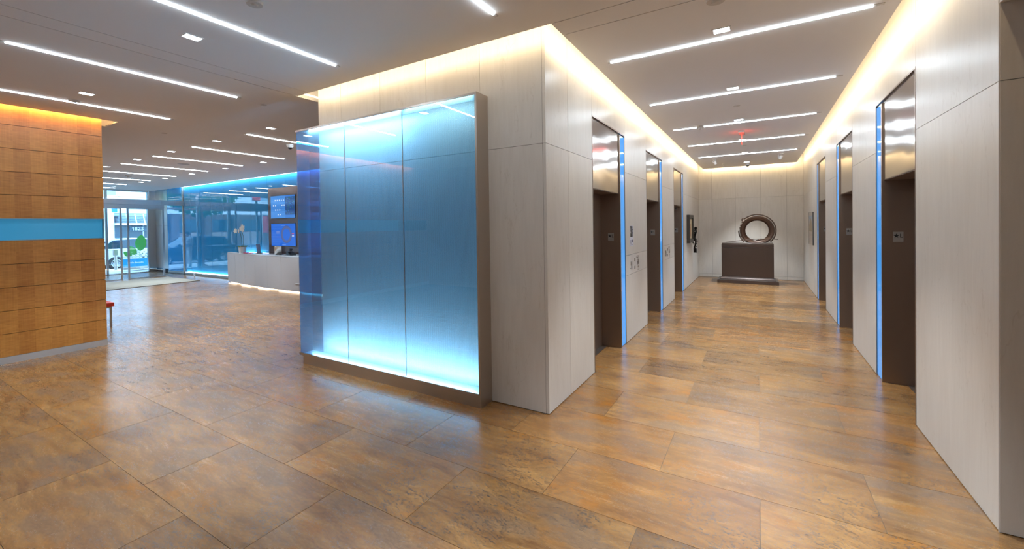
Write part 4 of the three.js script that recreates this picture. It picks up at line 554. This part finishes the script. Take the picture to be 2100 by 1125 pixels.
{ // street tree
  const t = thing('street_tree', 'leafy street tree mirrored in the blue glass wall', 'tree', [-25.4, -0.012, -4.6]); mesh('trunk', tube([[0, 0, 0], [0.04, 1.2, 0.02], [-0.03, 2.4, 0], [0.02, 3.6, 0.05]], 0.09, 16, 10), std({ color: lin(0.1, 0.07, 0.05), roughness: 0.9 }), t);
  seed = 77; const lg = new THREE.PlaneGeometry(0.16, 0.1), im = new THREE.InstancedMesh(lg, phy({ color: lin(0.09, 0.26, 0.06), roughness: 0.6, transmission: 0.3, thickness: 0, side: THREE.DoubleSide }), 2600), m4 = new THREE.Matrix4(), q = new THREE.Quaternion(), e = new THREE.Euler(); im.name = 'foliage'; im.userData.kind = 'stuff'; im.castShadow = im.receiveShadow = true;
  for (let i = 0; i < 2600; i++) { const a = rr(0, 6.283), b = Math.acos(rr(-1, 1)), r = 1.5 * Math.cbrt(rnd()); e.set(rr(0, 6), rr(0, 6), rr(0, 6)); q.setFromEuler(e); m4.compose(new THREE.Vector3(r * Math.sin(b) * Math.cos(a), 3.9 + r * 0.95 * Math.cos(b), 1.2 * r * Math.sin(b) * Math.sin(a)), q, new THREE.Vector3(1, 1, 1)); im.setMatrixAt(i, m4); } t.add(im);
}
// ---------------------------------------------------------------- two people on the pavement
function sdfMesh(fn, c, half, res) {
  const mc = new MarchingCubes(res, new THREE.MeshBasicMaterial(), false, false, 200000); mc.isolation = 0; const s = mc.size, h = mc.halfsize;
  for (let z = 0; z < s; z++) for (let y = 0; y < s; y++) for (let x = 0; x < s; x++) mc.field[x + y * s + z * s * s] = -fn(c[0] + (x - h) / h * half, c[1] + (y - h) / h * half, c[2] + (z - h) / h * half);
  mc.update(); const n = mc.count, g = new THREE.BufferGeometry(), p = mc.positionArray.slice(0, n * 3); for (let i = 0; i < n; i++) { p[i * 3] = c[0] + p[i * 3] * half; p[i * 3 + 1] = c[1] + p[i * 3 + 1] * half; p[i * 3 + 2] = c[2] + p[i * 3 + 2] * half; }
  g.setAttribute('position', new THREE.BufferAttribute(p, 3)); const m = mergeVertices(g, 1e-4); m.computeVertexNormals(); return m.toNonIndexed();
}
const capD = (x, y, z, a, b, ra, rb) => { const dx = b[0] - a[0], dy = b[1] - a[1], dz = b[2] - a[2], t = clamp(((x - a[0]) * dx + (y - a[1]) * dy + (z - a[2]) * dz) / (dx * dx + dy * dy + dz * dz + 1e-9)); return Math.hypot(x - a[0] - dx * t, y - a[1] - dy * t, z - a[2] - dz * t) - (ra + (rb - ra) * t); };
const smin = (a, b, k) => { const h = Math.max(k - Math.abs(a - b), 0) / k; return Math.min(a, b) - h * h * k * 0.25; };
function person(label, pos, turn, look) {   // faces local +z
  const S = look.h / 1.72, J = (x, y, z) => [x * S, y * S, z * S], t = thing('person', label, 'person', pos); t.rotation.y = turn;
  const hipL = J(0.09, 0.92, 0), kneeL = J(0.105, 0.5, 0.015), ankL = J(0.11, 0.09, -0.02), hipR = J(-0.09, 0.92, 0), kneeR = J(-0.1, 0.5, 0.03), ankR = J(-0.115, 0.09, 0);
  const shL = J(0.175, 1.4, 0), elL = J(0.225, 1.12, -0.03), wrL = look.fold ? J(0.06, 1.1, 0.17) : J(0.24, 0.87, 0.05), shR = J(-0.175, 1.4, 0), elR = J(-0.225, 1.12, -0.03), wrR = look.fold ? J(-0.04, 1.13, 0.19) : J(-0.24, 0.87, 0.06);
  const legs = [[hipL, kneeL, 0.085, 0.058], [kneeL, ankL, 0.056, 0.038], [hipR, kneeR, 0.085, 0.058], [kneeR, ankR, 0.056, 0.038]], arms = [[shL, elL, 0.052, 0.042], [elL, wrL, 0.042, 0.028], [shR, elR, 0.052, 0.042], [elR, wrR, 0.042, 0.028]];
  const trunk = [[J(0.05, 0.95, 0), J(-0.05, 0.95, 0), 0.115, 0.115], [J(0, 1.0, 0), J(0, 1.18, 0.01), 0.12, 0.125], [J(0.075, 1.3, 0.01), J(-0.075, 1.3, 0.01), 0.115, 0.115], [J(0.13, 1.41, 0), J(-0.13, 1.41, 0), 0.062, 0.062]];
  const head = [[J(0, 1.44, 0), J(0, 1.53, 0.015), 0.055, 0.05], [J(0, 1.6, 0.02), J(0, 1.64, 0.0), 0.078, 0.085], [J(0, 1.545, 0.05), J(0, 1.56, 0.05), 0.042, 0.05], [J(0, 1.6, 0.098), J(0, 1.575, 0.113), 0.008, 0.013], [J(0.084, 1.6, 0), J(0.084, 1.575, 0), 0.014, 0.01], [J(-0.084, 1.6, 0), J(-0.084, 1.575, 0), 0.014, 0.01]];
  const feet = [[J(0.11, 0.04, -0.05), J(0.125, 0.03, 0.13), 0.04, 0.03], [J(-0.115, 0.04, -0.03), J(-0.14, 0.03, 0.15), 0.04, 0.03]];
  const D = (list, k, g) => (x, y, z) => { let d = 9; for (const c of list) d = smin(d, capD(x, y, z, c[0], c[1], c[2] * S + g, c[3] * S + g), k); return d; };
  const body = D([...legs, ...arms, ...trunk, ...head, ...feet], 0.035, 0), C = [0, 0.88 * S, 0], hf = 0.93 * S;
  const hand = (w, e, sx) => { const d = new THREE.Vector3(w[0] - e[0], w[1] - e[1], w[2] - e[2]).normalize(), side = new THREE.Vector3(0, 0, 1).cross(d).lengthSq() > 0.02 ? new THREE.Vector3(0, 0, 1).addScaledVector(d, -d.z).normalize() : new THREE.Vector3(1, 0, 0), W0 = new THREE.Vector3(...w), P = (a, b) => W0.clone().addScaledVector(d, a).addScaledVector(side, b).toArray(), nrm = side.clone().cross(d), Q = (a, b, c) => W0.clone().addScaledVector(d, a).addScaledVector(side, b).addScaledVector(nrm, c * sx).toArray(); const L = [[W0.toArray(), P(0.03, 0), 0.027, 0.03], [P(0.05, -0.022), P(0.075, 0.022), 0.02, 0.018]];[-0.032, -0.011, 0.011, 0.03].forEach((b, i) => { const l = [0.055, 0.07, 0.078, 0.07][i]; L.push([P(0.075, b), Q(0.075 + l * 0.55, b, 0.006), 0.009, 0.0085], [Q(0.075 + l * 0.55, b, 0.006), Q(0.075 + l, b, 0.024), 0.0085, 0.007]); }); L.push([P(0.02, 0.028), Q(0.055, 0.055, 0.01), 0.012, 0.01], [Q(0.055, 0.055, 0.01), Q(0.085, 0.06, 0.018), 0.01, 0.008]); const f = (x, y, z) => { let q = 9; for (const c of L) q = smin(q, capD(x, y, z, ...c), 0.006); return q; }; return sdfMesh(f, P(0.06, 0), 0.11, 56); };
  mesh('body', muv(merge([sdfMesh(body, C, hf, 110), hand(wrL, elL, 1), hand(wrR, elR, -1)])), look.skin, t);
  const tr = D([...legs, trunk[0]], 0.05, 0.026), shirt = D([...trunk, ...arms], 0.05, 0.022);
  mesh('trousers', muv(sdfMesh((x, y, z) => Math.max(tr(x, y, z), y - 1.03 * S, 0.07 * S - y), C, hf, 100)), look.trousers, t);
  mesh('jacket', muv(sdfMesh((x, y, z) => Math.max(shirt(x, y, z), y - 1.475 * S, (look.long ? 0.82 : 0.93) * S - y), C, hf, 100)), look.top, t);
  mesh('shoes', muv(sdfMesh((x, y, z) => Math.max(D(feet, 0.01, 0.008)(x, y, z), y - 0.1 * S, 0.001 - y), [0, 0.1, 0.03], 0.26, 56)), M.black, t);
  mesh('hair', muv(sdfMesh((x, y, z) => { const a = capD(x, y, z, J(0, 1.615, -0.02), J(0, 1.65, -0.012), look.hr * S, look.hr * S * 1.02), cut = -(y - 1.6 * S + (0.06 * S - z) * 0.9 - 0.03); return Math.max(a, cut * 0.7); }, J(0, 1.63, 0), 0.2, 48)), look.hair, t);
  return t;
}
person('person in white top and pale trousers with arms folded on the pavement', [-23.55, -0.012, -6.08], Math.PI * 0.75, { h: 1.68, fold: true, hr: 0.112, skin: M.skin, top: std({ color: lin(0.45, 0.47, 0.5), roughness: 0.8 }), trousers: std({ color: lin(0.62, 0.62, 0.6), roughness: 0.8 }), hair: M.hair });
person('person in dark blue suit standing on the pavement', [-23.2, -0.012, -5.62], Math.PI * 0.3, { h: 1.74, fold: false, hr: 0.096, long: true, skin: M.skin, top: std({ color: lin(0.012, 0.03, 0.12), roughness: 0.8 }), trousers: std({ color: lin(0.012, 0.02, 0.06), roughness: 0.8 }), hair: M.hair });

scene.traverse((o) => { if (o.isMesh) { o.castShadow = true; o.receiveShadow = true; } });
renderer.render(scene, camera);
